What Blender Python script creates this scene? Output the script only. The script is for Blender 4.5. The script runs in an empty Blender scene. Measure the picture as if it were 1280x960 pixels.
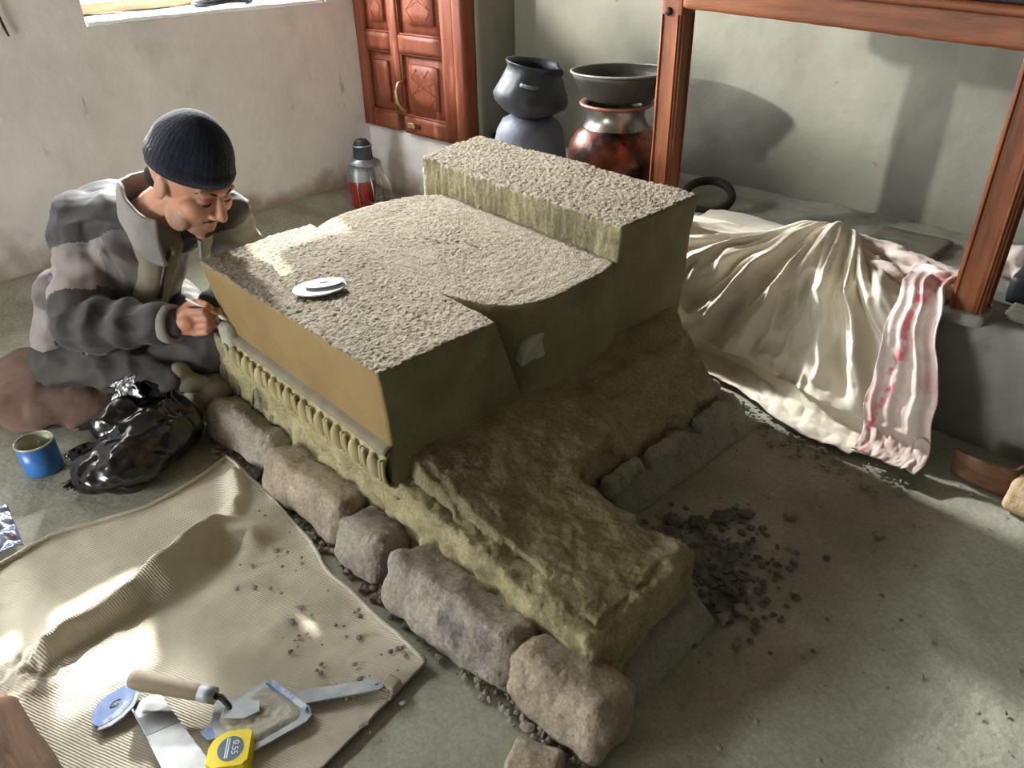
import bpy, bmesh, math, random
import numpy as np
from mathutils import Vector as V, Matrix, noise
random.seed(7)
SC = bpy.context.scene
COL = SC.collection

# ------------------------------------------------------------------ camera
cam_d = bpy.data.cameras.new('camera')
cam_d.sensor_width = 36.0
cam_d.lens = 961.0 / 1280.0 * 36.0
cam_d.clip_start = 0.02
cam = bpy.data.objects.new('camera', cam_d)
COL.objects.link(cam)
PITCH, ROLL, AZ = math.atan2(961.0, 1570.45), math.radians(1.387 * 0.853), math.radians(-45.0)
cam.rotation_mode = 'QUATERNION'
_dn = V((38.0, 1570.0, 961.0)).normalized()            # world-down seen in camera axes (right, down, forward)
_fw = (V((0, 0, 1)) - _dn * _dn.z).normalized()
_rt = _dn.cross(_fw)
_s = 2 ** -.5
_W = Matrix(((_s, _s, 0), (_s, -_s, 0), (0, 0, 1))).transposed()   # columns: fwd_h, right_h, up
def _c2w(v):
    v = V(v)
    return V((_s, _s, 0)) * v.dot(_fw) + V((_s, -_s, 0)) * v.dot(_rt) + V((0, 0, 1)) * (-v.dot(_dn))
_R = Matrix((_c2w((1, 0, 0)), _c2w((0, -1, 0)), _c2w((0, 0, -1)))).transposed()
cam.rotation_quaternion = _R.to_quaternion()
cam.location = (0, 0, 1.2)
SC.camera = cam

# ------------------------------------------------------------------ world, lights, exposure
w = bpy.data.worlds.new('sky'); SC.world = w; w.use_nodes = True
w.node_tree.nodes['Background'].inputs[0].default_value = (0.80, 0.90, 1.0, 1)
w.node_tree.nodes['Background'].inputs[1].default_value = 1.0
def light(name, kind, loc, direction, energy, color=(1, 1, 1), **kw):
    d = bpy.data.lights.new(name, kind); d.energy = energy; d.color = color
    for k, v in kw.items(): setattr(d, k, v)
    o = bpy.data.objects.new(name, d); COL.objects.link(o)
    o.location = loc
    o.rotation_euler = V(direction).to_track_quat('-Z', 'Y').to_euler()
    return o
light('sun', 'SUN', (3, 6, 4), (-.30, -1, -.80), 15.0, (1, .96, .88), angle=math.radians(.6))
light('window_skylight', 'AREA', (1.60, 3.78, 1.5), (.05, -1, -.28), 105, (.93, .97, 1.0), shape='RECTANGLE', size=.95, size_y=1.0)
light('added_cloth_key', 'AREA', (2.12, 4.8, 2.3), (-.05, -1, -.5), 330, (1, 1, .98), shape='DISK', size=.22)  # extra key lamp added to light the cloth and edge the floor shadow
light('added_wall_patch_key', 'AREA', (-1.5, 4.3, 2.2), (4.1, -3.1, -1.65), 330, (1, 1, .93), shape='DISK', size=.16)  # small added lamp that throws the light patch on the back wall
light('added_left_fill', 'AREA', (.08, 3.74, 1.85), (.05, -1, -.45), 150, (.94, 1, 1), shape='RECTANGLE', size=1.6, size_y=.5)  # added fill lamp, lifts the left floor and the sacking
light('added_low_fill', 'AREA', (-2.36, 1.95, .62), (1, -.05, 0), 66, (.98, 1, .98), shape='RECTANGLE', size=.9, size_y=.8)  # fill lamp added low on the unseen side to brighten the stove front
SC.view_settings.view_transform = 'Standard'
SC.view_settings.look = 'None'
SC.view_settings.exposure = 0.42
SC.view_settings.gamma = 1.0
SC.view_settings.use_curve_mapping = False
SC.cycles.use_denoising = True

# ------------------------------------------------------------------ helpers
def fb(p, s, o=4):
    return noise.fractal(V((p[0] * s, p[1] * s, p[2] * s)), 1.0, 2.0, o)
def ns(p, s):
    return noise.noise(V((p[0] * s, p[1] * s, p[2] * s)))
def sst(a, b, x):
    t = min(1, max(0, (x - a) / (b - a))); return t * t * (3 - 2 * t)
def lerp(a, b, t): return a + (b - a) * t

def tag(o, label=None, cat=None, group=None, kind=None):
    if label: o['label'] = label
    if cat: o['category'] = cat
    if group: o['group'] = group
    if kind: o['kind'] = kind
    return o
def thing(name, loc, label, cat, group=None, kind=None):
    o = bpy.data.objects.new(name, None); COL.objects.link(o)
    o.empty_display_size = .05
    o.location = loc
    return tag(o, label, cat, group, kind)
def link(name, me, mats, parent=None, smooth=True):
    """a mesh written in world coordinates, linked under parent without moving it"""
    o = bpy.data.objects.new(name, me); COL.objects.link(o)
    for m in (mats if isinstance(mats, (list, tuple)) else [mats]): me.materials.append(m)
    if smooth: me.polygons.foreach_set('use_smooth', [True] * len(me.polygons))
    if parent is not None:
        o.parent = parent
        if parent.type == 'EMPTY': o.location = -V(parent.location)
    return o
def pyd(name, verts, faces, mats, parent=None, smooth=True):
    me = bpy.data.meshes.new(name); me.from_pydata([tuple(v) for v in verts], [], faces); me.update()
    return link(name, me, mats, parent, smooth)
def from_bm(name, bm, mats, parent=None, smooth=True, recalc=True):
    if recalc: bmesh.ops.recalc_face_normals(bm, faces=bm.faces)
    me = bpy.data.meshes.new(name); bm.to_mesh(me); bm.free()
    return link(name, me, mats, parent, smooth)

def hexbm(c, n, r=.01, disp=None):
    """subdivided rounded box; c = 8 corners as (bottom 4 ccw, top 4 ccw) or (lo, hi)"""
    if len(c) == 2:
        a, b = V(c[0]), V(c[1])
        c = [V((x, y, z)) for z in (a.z, b.z) for x, y in ((a.x, a.y), (b.x, a.y), (b.x, b.y), (a.x, b.y))]
    c = [V(p) for p in c]
    L = [((c[1] - c[0]).length + (c[5] - c[4]).length) / 2, ((c[3] - c[0]).length + (c[7] - c[4]).length) / 2, (c[4] - c[0]).length]
    def tri(u, v, t):
        lo = c[0].lerp(c[1], u).lerp(c[3].lerp(c[2], u), v); hi = c[4].lerp(c[5], u).lerp(c[7].lerp(c[6], u), v)
        return lo.lerp(hi, t)
    rr = min(r, min(L) * .49)
    bm = bmesh.new(); d = {}
    def spread(i, k):       # denser towards the ends so the rounding shows
        x = i / k
        return x if k > 6 else (x if k < 3 else .5 - .5 * math.cos(math.pi * x))
    def vert(i, j, k):
        key = (i, j, k)
        if key not in d:
            q = [spread(i, n[0]) * L[0], spread(j, n[1]) * L[1], spread(k, n[2]) * L[2]]
            m = [min(max(q[a], rr), L[a] - rr) for a in range(3)]
            e = V([q[a] - m[a] for a in range(3)])
            if e.length > 1e-9 and rr > 0:
                e = e.normalized() * rr
            p = [(m[a] + e[a]) / L[a] for a in range(3)]
            d[key] = bm.verts.new(tri(*p))
        return d[key]
    for i in range(n[0]):
        for j in range(n[1]):
            for k in (0, n[2]): bm.faces.new([vert(i, j, k), vert(i + 1, j, k), vert(i + 1, j + 1, k), vert(i, j + 1, k)])
    for i in range(n[0]):
        for k in range(n[2]):
            for j in (0, n[1]): bm.faces.new([vert(i, j, k), vert(i + 1, j, k), vert(i + 1, j, k + 1), vert(i, j, k + 1)])
    for j in range(n[1]):
        for k in range(n[2]):
            for i in (0, n[0]): bm.faces.new([vert(i, j, k), vert(i, j + 1, k), vert(i, j + 1, k + 1), vert(i, j, k + 1)])
    bmesh.ops.recalc_face_normals(bm, faces=bm.faces)
    if disp:
        bm.normal_update()
        off = [(v, v.normal * disp(v.co, v.normal)) for v in bm.verts]
        for v, o in off: v.co += o
    return bm
def box(name, lo, hi, mat, parent=None, r=.004, n=(2, 2, 2), disp=None, smooth=True):
    return from_bm(name, hexbm((lo, hi), n if max(n) > 2 else (3, 3, 3), r, disp), mat, parent, smooth)
def simple_box_bm(bm, lo, hi):
    lo, hi = V(lo), V(hi)
    vs = [bm.verts.new((x, y, z)) for z in (lo.z, hi.z) for x, y in ((lo.x, lo.y), (hi.x, lo.y), (hi.x, hi.y), (lo.x, hi.y))]
    for f in ((0, 3, 2, 1), (4, 5, 6, 7), (0, 1, 5, 4), (1, 2, 6, 5), (2, 3, 7, 6), (3, 0, 4, 7)): bm.faces.new([vs[i] for i in f])

def frame_at(d):
    d = V(d).normalized(); a = V((0, 0, 1)) if abs(d.z) < .9 else V((1, 0, 0))
    x = d.cross(a).normalized(); return x, d.cross(x).normalized(), d
def tube_bm(pts, rad, seg=10, bm=None, cap=True):
    bm = bm or bmesh.new(); pts = [V(p) for p in pts]; rings = []
    rad = rad if isinstance(rad, (list, tuple)) else [rad] * len(pts)
    ref = None
    for i, p in enumerate(pts):
        d = (pts[min(i + 1, len(pts) - 1)] - pts[max(i - 1, 0)]).normalized()
        if ref is None: ref = frame_at(d)[0]
        x = (ref - d * ref.dot(d)).normalized(); ref = x; y = d.cross(x)
        rings.append([bm.verts.new(p + (x * math.cos(t) + y * math.sin(t)) * rad[i]) for t in [2 * math.pi * k / seg for k in range(seg)]])
    for a, b in zip(rings, rings[1:]):
        for k in range(seg): bm.faces.new([a[k], a[(k + 1) % seg], b[(k + 1) % seg], b[k]])
    if cap: bm.faces.new(rings[0][::-1]); bm.faces.new(rings[-1])
    return bm
def tube(name, pts, rad, mat, parent=None, seg=10):
    return from_bm(name, tube_bm(pts, rad, seg), mat, parent)
def lathe_bm(prof, c, seg=48, axis=(0, 0, 1), closed=False, bm=None):
    bm = bm or bmesh.new(); x, y, d = frame_at(axis); c = V(c); rings = []
    for r, h in prof:
        if r < 1e-5: rings.append([bm.verts.new(c + d * h)] * seg)
        else: rings.append([bm.verts.new(c + d * h + (x * math.cos(2 * math.pi * k / seg) + y * math.sin(2 * math.pi * k / seg)) * r) for k in range(seg)])
    prs = list(zip(rings, rings[1:])) + ([(rings[-1], rings[0])] if closed else [])
    for a, b in prs:
        for k in range(seg):
            vs = []
            for v in (a[k], a[(k + 1) % seg], b[(k + 1) % seg], b[k]):
                if v not in vs: vs.append(v)
            if len(vs) > 2: bm.faces.new(vs)
    return bm
def lathe(name, prof, c, mat, parent=None, seg=48, axis=(0, 0, 1), closed=False):
    return from_bm(name, lathe_bm(prof, c, seg, axis, closed), mat, parent)
def grid(name, fn, nu, nv, mat, parent=None, thick=0):
    vs = [fn(i / nu, j / nv) for j in range(nv + 1) for i in range(nu + 1)]
    fs = [(j * (nu + 1) + i, j * (nu + 1) + i + 1, (j + 1) * (nu + 1) + i + 1, (j + 1) * (nu + 1) + i) for j in range(nv) for i in range(nu)]
    o = pyd(name, vs, fs, mat, parent)
    if thick:
        m = o.modifiers.new('thickness', 'SOLIDIFY'); m.thickness = thick; m.offset = 0
    return o
def plate_bm(poly, z0, z1, holes=0):
    """flat prism from 2D outline"""
    bm = bmesh.new()
    a = [bm.verts.new((x, y, z0)) for x, y in poly]; b = [bm.verts.new((x, y, z1)) for x, y in poly]
    bm.faces.new(a[::-1]); bm.faces.new(b); n = len(poly)
    for i in range(n): bm.faces.new([a[i], a[(i + 1) % n], b[(i + 1) % n], b[i]])
    return bm
def ring_plate_bm(outer, inner, z0, z1):
    """prism with one hole; outer and inner have the same count"""
    bm = bmesh.new(); n = len(outer)
    ob, ot = [[bm.verts.new((x, y, z)) for x, y in outer] for z in (z0, z1)]
    ib, it = [[bm.verts.new((x, y, z)) for x, y in inner] for z in (z0, z1)]
    for i in range(n):
        j = (i + 1) % n
        bm.faces.new([ot[i], ot[j], it[j], it[i]]); bm.faces.new([ob[j], ob[i], ib[i], ib[j]])
        bm.faces.new([ob[i], ob[j], ot[j], ot[i]]); bm.faces.new([ib[j], ib[i], it[i], it[j]])
    return bm
def cap_prim(bm, p0, r0, p1, r1, seg=14, nr=5):
    """closed tapered capsule"""
    p0, p1 = V(p0), V(p1); d = p1 - p0
    if d.length < 1e-6: d = V((0, 0, 1e-4))
    x, y, d = frame_at(d); prof = []
    for i in range(nr + 1):
        a = math.pi / 2 * (1 - i / nr); prof.append((p0 - d * r0 * math.sin(a), r0 * math.cos(a)))
    for i in range(nr + 1):
        a = math.pi / 2 * (i / nr); prof.append((p1 + d * r1 * math.sin(a), r1 * math.cos(a)))
    rings = []
    for c, r in prof:
        rings.append([bm.verts.new(c)] * seg if r < 1e-5 else [bm.verts.new(c + (x * math.cos(2 * math.pi * k / seg) + y * math.sin(2 * math.pi * k / seg)) * r) for k in range(seg)])
    for a, b in zip(rings, rings[1:]):
        for k in range(seg):
            vs = []
            for v in (a[k], a[(k + 1) % seg], b[(k + 1) % seg], b[k]):
                if v not in vs: vs.append(v)
            if len(vs) > 2: bm.faces.new(vs)
def ell_prim(bm, c, rad, axes=None):
    """ellipsoid; axes = three unit vectors"""
    r = bmesh.ops.create_uvsphere(bm, u_segments=20, v_segments=14, radius=1.0)
    A = axes or (V((1, 0, 0)), V((0, 1, 0)), V((0, 0, 1)))
    for v in r['verts']:
        q = v.co.copy(); v.co = V(c) + A[0] * q.x * rad[0] + A[1] * q.y * rad[1] + A[2] * q.z * rad[2]
def blob(prims, vox, smooth=4, fac=.5):
    bm = bmesh.new()
    for p in prims:
        if p[0] == 'c': cap_prim(bm, *p[1:])
        else: ell_prim(bm, *p[1:])
    bmesh.ops.recalc_face_normals(bm, faces=bm.faces)
    me = bpy.data.meshes.new('tmp'); bm.to_mesh(me); bm.free()
    o = bpy.data.objects.new('tmp', me); COL.objects.link(o)
    m = o.modifiers.new('r', 'REMESH'); m.mode = 'VOXEL'; m.voxel_size = vox
    if smooth:
        m = o.modifiers.new('s', 'SMOOTH'); m.iterations = smooth; m.factor = fac
    dg = bpy.context.evaluated_depsgraph_get()
    out = bpy.data.meshes.new_from_object(o.evaluated_get(dg))
    bpy.data.objects.remove(o); bpy.data.meshes.remove(me)
    return out
def displace(me, fn):
    n = len(me.vertices); co = np.empty(n * 3, np.float32); no = np.empty(n * 3, np.float32)
    me.vertices.foreach_get('co', co); me.vertices.foreach_get('normal', no)
    co = co.reshape(-1, 3); no = no.reshape(-1, 3)
    d = np.array([fn(c, k) for c, k in zip(co.tolist(), no.tolist())], np.float32)
    co += no * d[:, None]
    me.vertices.foreach_set('co', co.ravel()); me.update()

# ------------------------------------------------------------------ materials
def rgb(r, g, b):
    f = lambda c: ((c / 255 + .055) / 1.055) ** 2.4 if c > 10 else c / 255 / 12.92
    return (f(r), f(g), f(b), 1)
def mat(name, c1, c2, scale=6, rough=.9, bump=.3, bscale=60, bdist=.004, stretch=(1, 1, 1), metal=0, c3=None, c3scale=2, c3at=(.55, .65), spec=.3, detail=6, coord='Object', sheen=0, bstretch=None, grain=0, gscale=220):
    m = bpy.data.materials.new(name); m.use_nodes = True; N = m.node_tree.nodes; Lk = m.node_tree.links
    bs = N['Principled BSDF']; bs.inputs['Roughness'].default_value = rough; bs.inputs['Metallic'].default_value = metal
    bs.inputs['Specular IOR Level'].default_value = spec
    if sheen: bs.inputs['Sheen Weight'].default_value = sheen
    tc = N.new('ShaderNodeTexCoord')
    def mapped(st):
        mp = N.new('ShaderNodeMapping'); mp.inputs['Scale'].default_value = st
        Lk.new(tc.outputs[coord], mp.inputs[0]); return mp.outputs[0]
    v = mapped(stretch)
    n1 = N.new('ShaderNodeTexNoise'); n1.inputs['Scale'].default_value = scale; n1.inputs['Detail'].default_value = detail; n1.inputs['Roughness'].default_value = .62
    Lk.new(v, n1.inputs['Vector'])
    cr = N.new('ShaderNodeValToRGB'); cr.color_ramp.elements[0].position = .34; cr.color_ramp.elements[1].position = .68
    cr.color_ramp.elements[0].color = c1; cr.color_ramp.elements[1].color = c2
    Lk.new(n1.outputs['Fac'], cr.inputs[0]); colr = cr.outputs[0]
    if c3:
        n3 = N.new('ShaderNodeTexNoise'); n3.inputs['Scale'].default_value = c3scale; n3.inputs['Detail'].default_value = 7; n3.inputs['Roughness'].default_value = .65
        Lk.new(v, n3.inputs['Vector'])
        r3 = N.new('ShaderNodeMapRange'); r3.inputs[1].default_value, r3.inputs[2].default_value = c3at; Lk.new(n3.outputs['Fac'], r3.inputs[0])
        mx = N.new('ShaderNodeMix'); mx.data_type = 'RGBA'; Lk.new(r3.outputs[0], mx.inputs[0]); Lk.new(colr, mx.inputs[6]); mx.inputs[7].default_value = c3
        colr = mx.outputs[2]
    if grain:
        ng = N.new('ShaderNodeTexNoise'); ng.inputs['Scale'].default_value = gscale; ng.inputs['Detail'].default_value = 4; ng.inputs['Roughness'].default_value = .75
        Lk.new(v, ng.inputs['Vector'])
        rg_ = N.new('ShaderNodeMapRange'); rg_.inputs[1].default_value, rg_.inputs[2].default_value = .32, .68
        rg_.inputs[3].default_value, rg_.inputs[4].default_value = 1 - grain, 1 + grain * .5; Lk.new(ng.outputs['Fac'], rg_.inputs[0])
        mg = N.new('ShaderNodeMix'); mg.data_type = 'RGBA'; mg.blend_type = 'MULTIPLY'; mg.inputs[0].default_value = 1.0
        Lk.new(colr, mg.inputs[6]); Lk.new(rg_.outputs[0], mg.inputs[7]); colr = mg.outputs[2]
    Lk.new(colr, bs.inputs['Base Color'])
    if bump:
        nb = N.new('ShaderNodeTexNoise'); nb.inputs['Scale'].default_value = bscale; nb.inputs['Detail'].default_value = 5
        Lk.new(mapped(bstretch or stretch), nb.inputs['Vector'])
        b = N.new('ShaderNodeBump'); b.inputs['Strength'].default_value = bump; b.inputs['Distance'].default_value = bdist
        Lk.new(nb.outputs['Fac'], b.inputs['Height']); Lk.new(b.outputs[0], bs.inputs['Normal'])
    m['col'] = 1
    return m
def nodes(m): return m.node_tree.nodes, m.node_tree.links, m.node_tree.nodes['Principled BSDF']
def overlay(m, color, build, coord='Object'):
    """mix another own colour of the thing over its base colour; build(N, L, coordinate) returns the mask"""
    N, L, bs = nodes(m); src = bs.inputs['Base Color'].links[0].from_socket
    tc = N.new('ShaderNodeTexCoord'); mask = build(N, L, tc.outputs[coord])
    mx = N.new('ShaderNodeMix'); mx.data_type = 'RGBA'; L.new(mask, mx.inputs[0]); L.new(src, mx.inputs[6]); mx.inputs[7].default_value = color
    L.new(mx.outputs[2], bs.inputs['Base Color'])
def n_math(N, L, op, a, b=None, clamp=False):
    x = N.new('ShaderNodeMath'); x.operation = op; x.use_clamp = clamp
    for i, q in enumerate((a, b)):
        if q is None: continue
        if isinstance(q, (int, float)): x.inputs[i].default_value = q
        else: L.new(q, x.inputs[i])
    return x.outputs[0]
def n_noise(N, L, v, s, d=5):
    n = N.new('ShaderNodeTexNoise'); n.inputs['Scale'].default_value = s; n.inputs['Detail'].default_value = d; L.new(v, n.inputs['Vector']); return n.outputs['Fac']
def n_xyz(N, L, v):
    s = N.new('ShaderNodeSeparateXYZ'); L.new(v, s.inputs[0]); return s.outputs
def n_range(N, L, v, a, b, c=0, d=1):
    r = N.new('ShaderNodeMapRange'); L.new(v, r.inputs[0])
    for i, q in enumerate((a, b, c, d)): r.inputs[i + 1].default_value = q
    return r.outputs[0]

M = {}
M['floor'] = mat('floor_earth', rgb(140, 140, 126), rgb(170, 169, 154), 3.2, .95, .5, 55, .006, c3=rgb(120, 119, 111), c3scale=1.6, c3at=(.56, .75), grain=.22, gscale=130)
def ash(N, L, v):
    x = n_xyz(N, L, v)
    d = n_math(N, L, 'ADD', n_math(N, L, 'POWER', n_math(N, L, 'DIVIDE', n_math(N, L, 'SUBTRACT', x[0], 1.13), .17), 2), n_math(N, L, 'POWER', n_math(N, L, 'DIVIDE', n_math(N, L, 'SUBTRACT', x[1], .55), .14), 2))
    d = n_math(N, L, 'ADD', d, n_math(N, L, 'MULTIPLY', n_math(N, L, 'SUBTRACT', n_noise(N, L, v, 14, 8), .5), 4.5))
    return n_range(N, L, d, .9, .1, 0, .75)
overlay(M['floor'], rgb(84, 84, 86), ash)
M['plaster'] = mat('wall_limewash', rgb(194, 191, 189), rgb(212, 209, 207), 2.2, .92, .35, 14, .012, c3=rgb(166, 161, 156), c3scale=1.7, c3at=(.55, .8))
def damp(N, L, v):
    x = n_xyz(N, L, v)
    h = n_math(N, L, 'ADD', x[2], n_math(N, L, 'MULTIPLY', n_math(N, L, 'SUBTRACT', n_noise(N, L, v, 3.5, 8), .5), .55))
    return n_range(N, L, h, .15, .05, 0, .85)
overlay(M['plaster'], rgb(132, 116, 100), damp)
def scratches(N, L, v):
    mp = N.new('ShaderNodeMapping'); mp.inputs['Scale'].default_value = (9, 9, 2.2); L.new(v, mp.inputs[0])
    return n_range(N, L, n_noise(N, L, mp.outputs[0], 2.2, 4), .715, .75, 0, .55)
overlay(M['plaster'], rgb(95, 84, 76), scratches)
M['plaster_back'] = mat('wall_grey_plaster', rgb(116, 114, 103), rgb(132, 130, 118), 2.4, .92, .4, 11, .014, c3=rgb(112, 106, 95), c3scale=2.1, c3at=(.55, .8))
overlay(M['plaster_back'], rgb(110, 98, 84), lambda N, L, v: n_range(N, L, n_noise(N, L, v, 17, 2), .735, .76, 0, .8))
M['platform'] = mat('platform_plaster', rgb(134, 132, 124), rgb(158, 156, 147), 4, .95, .6, 22, .012, c3=rgb(108, 103, 94), c3scale=4, c3at=(.55, .7))
M['mud'] = mat('mud_ceiling', rgb(90, 78, 64), rgb(120, 104, 86), 5, .95, .3, 30)
CL1, CL2 = rgb(150, 137, 104), rgb(180, 166, 130)
M['clay_top'] = mat('clay_coarse', rgb(104, 95, 79), rgb(140, 130, 112), 80, .95, .9, 160, .006, c3=rgb(70, 62, 48), c3scale=130, c3at=(.60, .68), detail=4)
M['clay_side'] = mat('clay_shaved', rgb(114, 110, 84), rgb(134, 129, 99), 7, .95, .5, 60, .004, c3=rgb(96, 90, 67), c3scale=5, c3at=(.55, .75), grain=.2)
M['clay_panel'] = mat('clay_smoothed', rgb(126, 104, 68), rgb(142, 119, 79), 5, .85, .2, 70, .002, grain=.1)
M['clay_ledge'] = mat('clay_grey_fillet', rgb(112, 105, 88), rgb(134, 126, 106), 14, .9, .3, 70, .002)
M['clay_mould'] = mat('clay_moulding', rgb(146, 135, 100), rgb(170, 158, 120), 16, .9, .25, 80, .002)
M['clay_mound'] = mat('clay_daub', rgb(126, 119, 91), rgb(160, 152, 118), 9, .95, .9, 50, .008, c3=rgb(104, 97, 74), c3scale=3, c3at=(.5, .7), grain=.35, gscale=140)
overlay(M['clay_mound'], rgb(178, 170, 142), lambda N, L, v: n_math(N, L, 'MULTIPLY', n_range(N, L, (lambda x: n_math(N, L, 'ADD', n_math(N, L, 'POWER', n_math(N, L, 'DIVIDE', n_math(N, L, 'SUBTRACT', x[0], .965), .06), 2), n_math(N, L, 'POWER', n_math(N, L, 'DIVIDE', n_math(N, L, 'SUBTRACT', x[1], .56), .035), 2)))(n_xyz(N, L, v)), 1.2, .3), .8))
M['clay_daub_lit'] = mat('clay_daub_lit_face', rgb(138, 130, 98), rgb(174, 165, 127), 9, .95, .9, 50, .008, c3=rgb(116, 108, 80), c3scale=4, c3at=(.5, .7), grain=.35, gscale=140)  # same daub, lightened so the front face reads as lit
M['clay_patch'] = mat('grey_plaster_patch', rgb(140, 140, 128), rgb(168, 166, 152), 20, .9, .4, 60, .003)
M['skirt'] = mat('grey_mortar', rgb(134, 131, 118), rgb(156, 152, 138), 9, .95, .8, 50, .007, grain=.3, gscale=130)
M['stone'] = mat('field_stone', rgb(134, 126, 115), rgb(168, 159, 146), 9, .9, 1.0, 45, .010, c3=rgb(104, 99, 93), c3scale=7, c3at=(.52, .66), grain=.35, gscale=130)
M['stone_warm'] = mat('field_stone_warm', rgb(144, 131, 115), rgb(172, 158, 139), 10, .9, 1.0, 42, .010, c3=rgb(118, 107, 95), c3scale=6, c3at=(.52, .66), grain=.35, gscale=130)
M['stone_pale'] = mat('pale_stone', rgb(150, 141, 126), rgb(176, 166, 148), 8, .9, .6, 30, .006, grain=.25)
M['clod'] = mat('dry_clod', rgb(122, 116, 106), rgb(152, 145, 133), 30, .95, .4, 90, .003)
M['slate'] = mat('ash_flake', rgb(78, 77, 78), rgb(114, 111, 108), 30, .9, .4, 90, .003)
M['wood'] = mat('varnished_wood', rgb(106, 58, 32), rgb(142, 84, 49), 5, .5, .25, 30, .003, stretch=(7, 7, .8), c3=rgb(84, 42, 26), c3scale=3, c3at=(.56, .72), spec=.3)
M['wood_y'] = mat('varnished_wood_rail', rgb(106, 58, 32), rgb(142, 84, 49), 5, .5, .25, 30, .003, stretch=(7, .8, 7), c3=rgb(84, 42, 26), c3scale=3, c3at=(.56, .72), spec=.3)
M['wood_dark'] = mat('dark_peg', rgb(30, 20, 16), rgb(50, 32, 24), 20, .6)
M['door'] = mat('red_varnished_door', rgb(106, 55, 38), rgb(136, 75, 52), 5, .55, .2, 30, .002, stretch=(5, 5, .9), c3=rgb(176, 120, 94), c3scale=2.5, c3at=(.58, .8), spec=.25)
M['groove'] = mat('door_groove', rgb(112, 50, 34), rgb(132, 64, 44), 20, .6)
M['steel'] = mat('worn_steel', rgb(150, 152, 152), rgb(186, 188, 188), 14, .34, .1, 60, .001, metal=.85)
M['brass'] = mat('dull_brass', rgb(150, 122, 84), rgb(196, 170, 128), 20, .4, .1, 60, .001, metal=.7)
M['steel_dusty'] = mat('dusty_steel', rgb(150, 158, 164), rgb(182, 188, 190), 25, .55, .25, 70, .001, metal=.3)
M['blue_paint'] = mat('chipped_blue_enamel', rgb(112, 138, 196), rgb(150, 172, 214), 30, .5, .2, 60, .001, c3=rgb(200, 204, 206), c3scale=22, c3at=(.5, .56))
M['clay_wet'] = mat('dried_mortar', rgb(160, 158, 146), rgb(192, 188, 174), 40, .9, .8, 70, .006)
M['handle'] = mat('dusty_wood_handle', rgb(132, 120, 100), rgb(160, 148, 126), 8, .7, .2, 60, .001, stretch=(1, 1, 6))
M['yellow'] = mat('yellow_plastic', rgb(232, 208, 24), rgb(242, 220, 40), 4, .35, 0, spec=.5)
M['tape_label'] = mat('grey_blue_label', rgb(78, 100, 120), rgb(92, 114, 134), 8, .4, 0)
M['white'] = mat('white_print', rgb(226, 228, 226), rgb(236, 238, 236), 8, .5, 0)
M['white_plastic'] = mat('white_plastic', rgb(198, 198, 196), rgb(210, 210, 208), 8, .35, 0, spec=.5)
M['bluegrey_plastic'] = mat('blue_grey_plastic', rgb(120, 128, 154), rgb(140, 148, 170), 8, .4, 0)
M['black'] = mat('black_soot', rgb(24, 25, 27), rgb(44, 45, 48), 10, .5, .3, 30, .003, spec=.4)
M['pot_black'] = mat('blackened_pot', rgb(40, 43, 47), rgb(70, 75, 82), 9, .55, .6, 24, .006, c3=rgb(98, 103, 112), c3scale=5, c3at=(.56, .75), spec=.4)
M['pot_grey'] = mat('grey_pot', rgb(88, 94, 106), rgb(118, 124, 136), 9, .6, .5, 28, .005, stretch=(1, 1, .5), c3=rgb(60, 64, 70), c3scale=4, c3at=(.55, .7))
M['copper'] = mat('sooted_copper', rgb(112, 62, 48), rgb(160, 96, 76), 7, .33, .25, 18, .006, metal=.75, c3=rgb(34, 31, 32), c3scale=4.5, c3at=(.46, .60))
M['copper_rim'] = mat('copper_rim', rgb(136, 88, 76), rgb(164, 112, 98), 12, .45, .15, 40, .002, metal=.5)
M['tinned'] = mat('tinned_neck', rgb(110, 106, 100), rgb(160, 155, 146), 10, .3, .3, 24, .004, metal=.8, c3=rgb(60, 56, 54), c3scale=6, c3at=(.5, .62))
M['pan'] = mat('black_iron_pan', rgb(46, 44, 40), rgb(74, 71, 64), 8, .55, .3, 30, .003, metal=.3)
M['pan_rim'] = mat('worn_iron_rim', rgb(120, 118, 108), rgb(152, 148, 136), 20, .5, .2, 40, .001, metal=.4)
M['red_glass'] = mat('red_enamel', rgb(110, 26, 20), rgb(142, 40, 30), 14, .3, .05, 30, spec=.6)
M['lantern_grey'] = mat('lantern_metal', rgb(112, 116, 120), rgb(156, 160, 164), 16, .4, .1, 40, .001, metal=.6)
M['lantern_dark'] = mat('lantern_dark_metal', rgb(50, 52, 54), rgb(76, 78, 80), 16, .5, .1, 40, .001, metal=.4)
M['rubber'] = mat('black_ring', rgb(30, 26, 24), rgb(50, 42, 38), 20, .7, .4, 60, .003)
M['sheet'] = mat('cream_cotton', rgb(212, 202, 183), rgb(232, 224, 207), 3, .95, .3, 160, .001, c3=rgb(178, 160, 134), c3scale=4, c3at=(.58, .8), sheen=.2)
M['pinkcloth'] = mat('pink_stained_cotton', rgb(200, 182, 174), rgb(220, 204, 194), 5, .95, .3, 160, .001, c3=rgb(206, 150, 150), c3scale=6, c3at=(.53, .66), sheen=.2)
overlay(M['pinkcloth'], rgb(204, 122, 126), lambda N, L, v: (lambda x: n_math(N, L, 'MULTIPLY', n_range(N, L, n_math(N, L, 'ABSOLUTE', n_math(N, L, 'SUBTRACT', n_math(N, L, 'ADD', x[1], n_math(N, L, 'MULTIPLY', n_noise(N, L, v, 9), .06)), .515)), .02, .008), n_range(N, L, n_noise(N, L, v, 26), .46, .54)))(n_xyz(N, L, v)))
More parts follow.
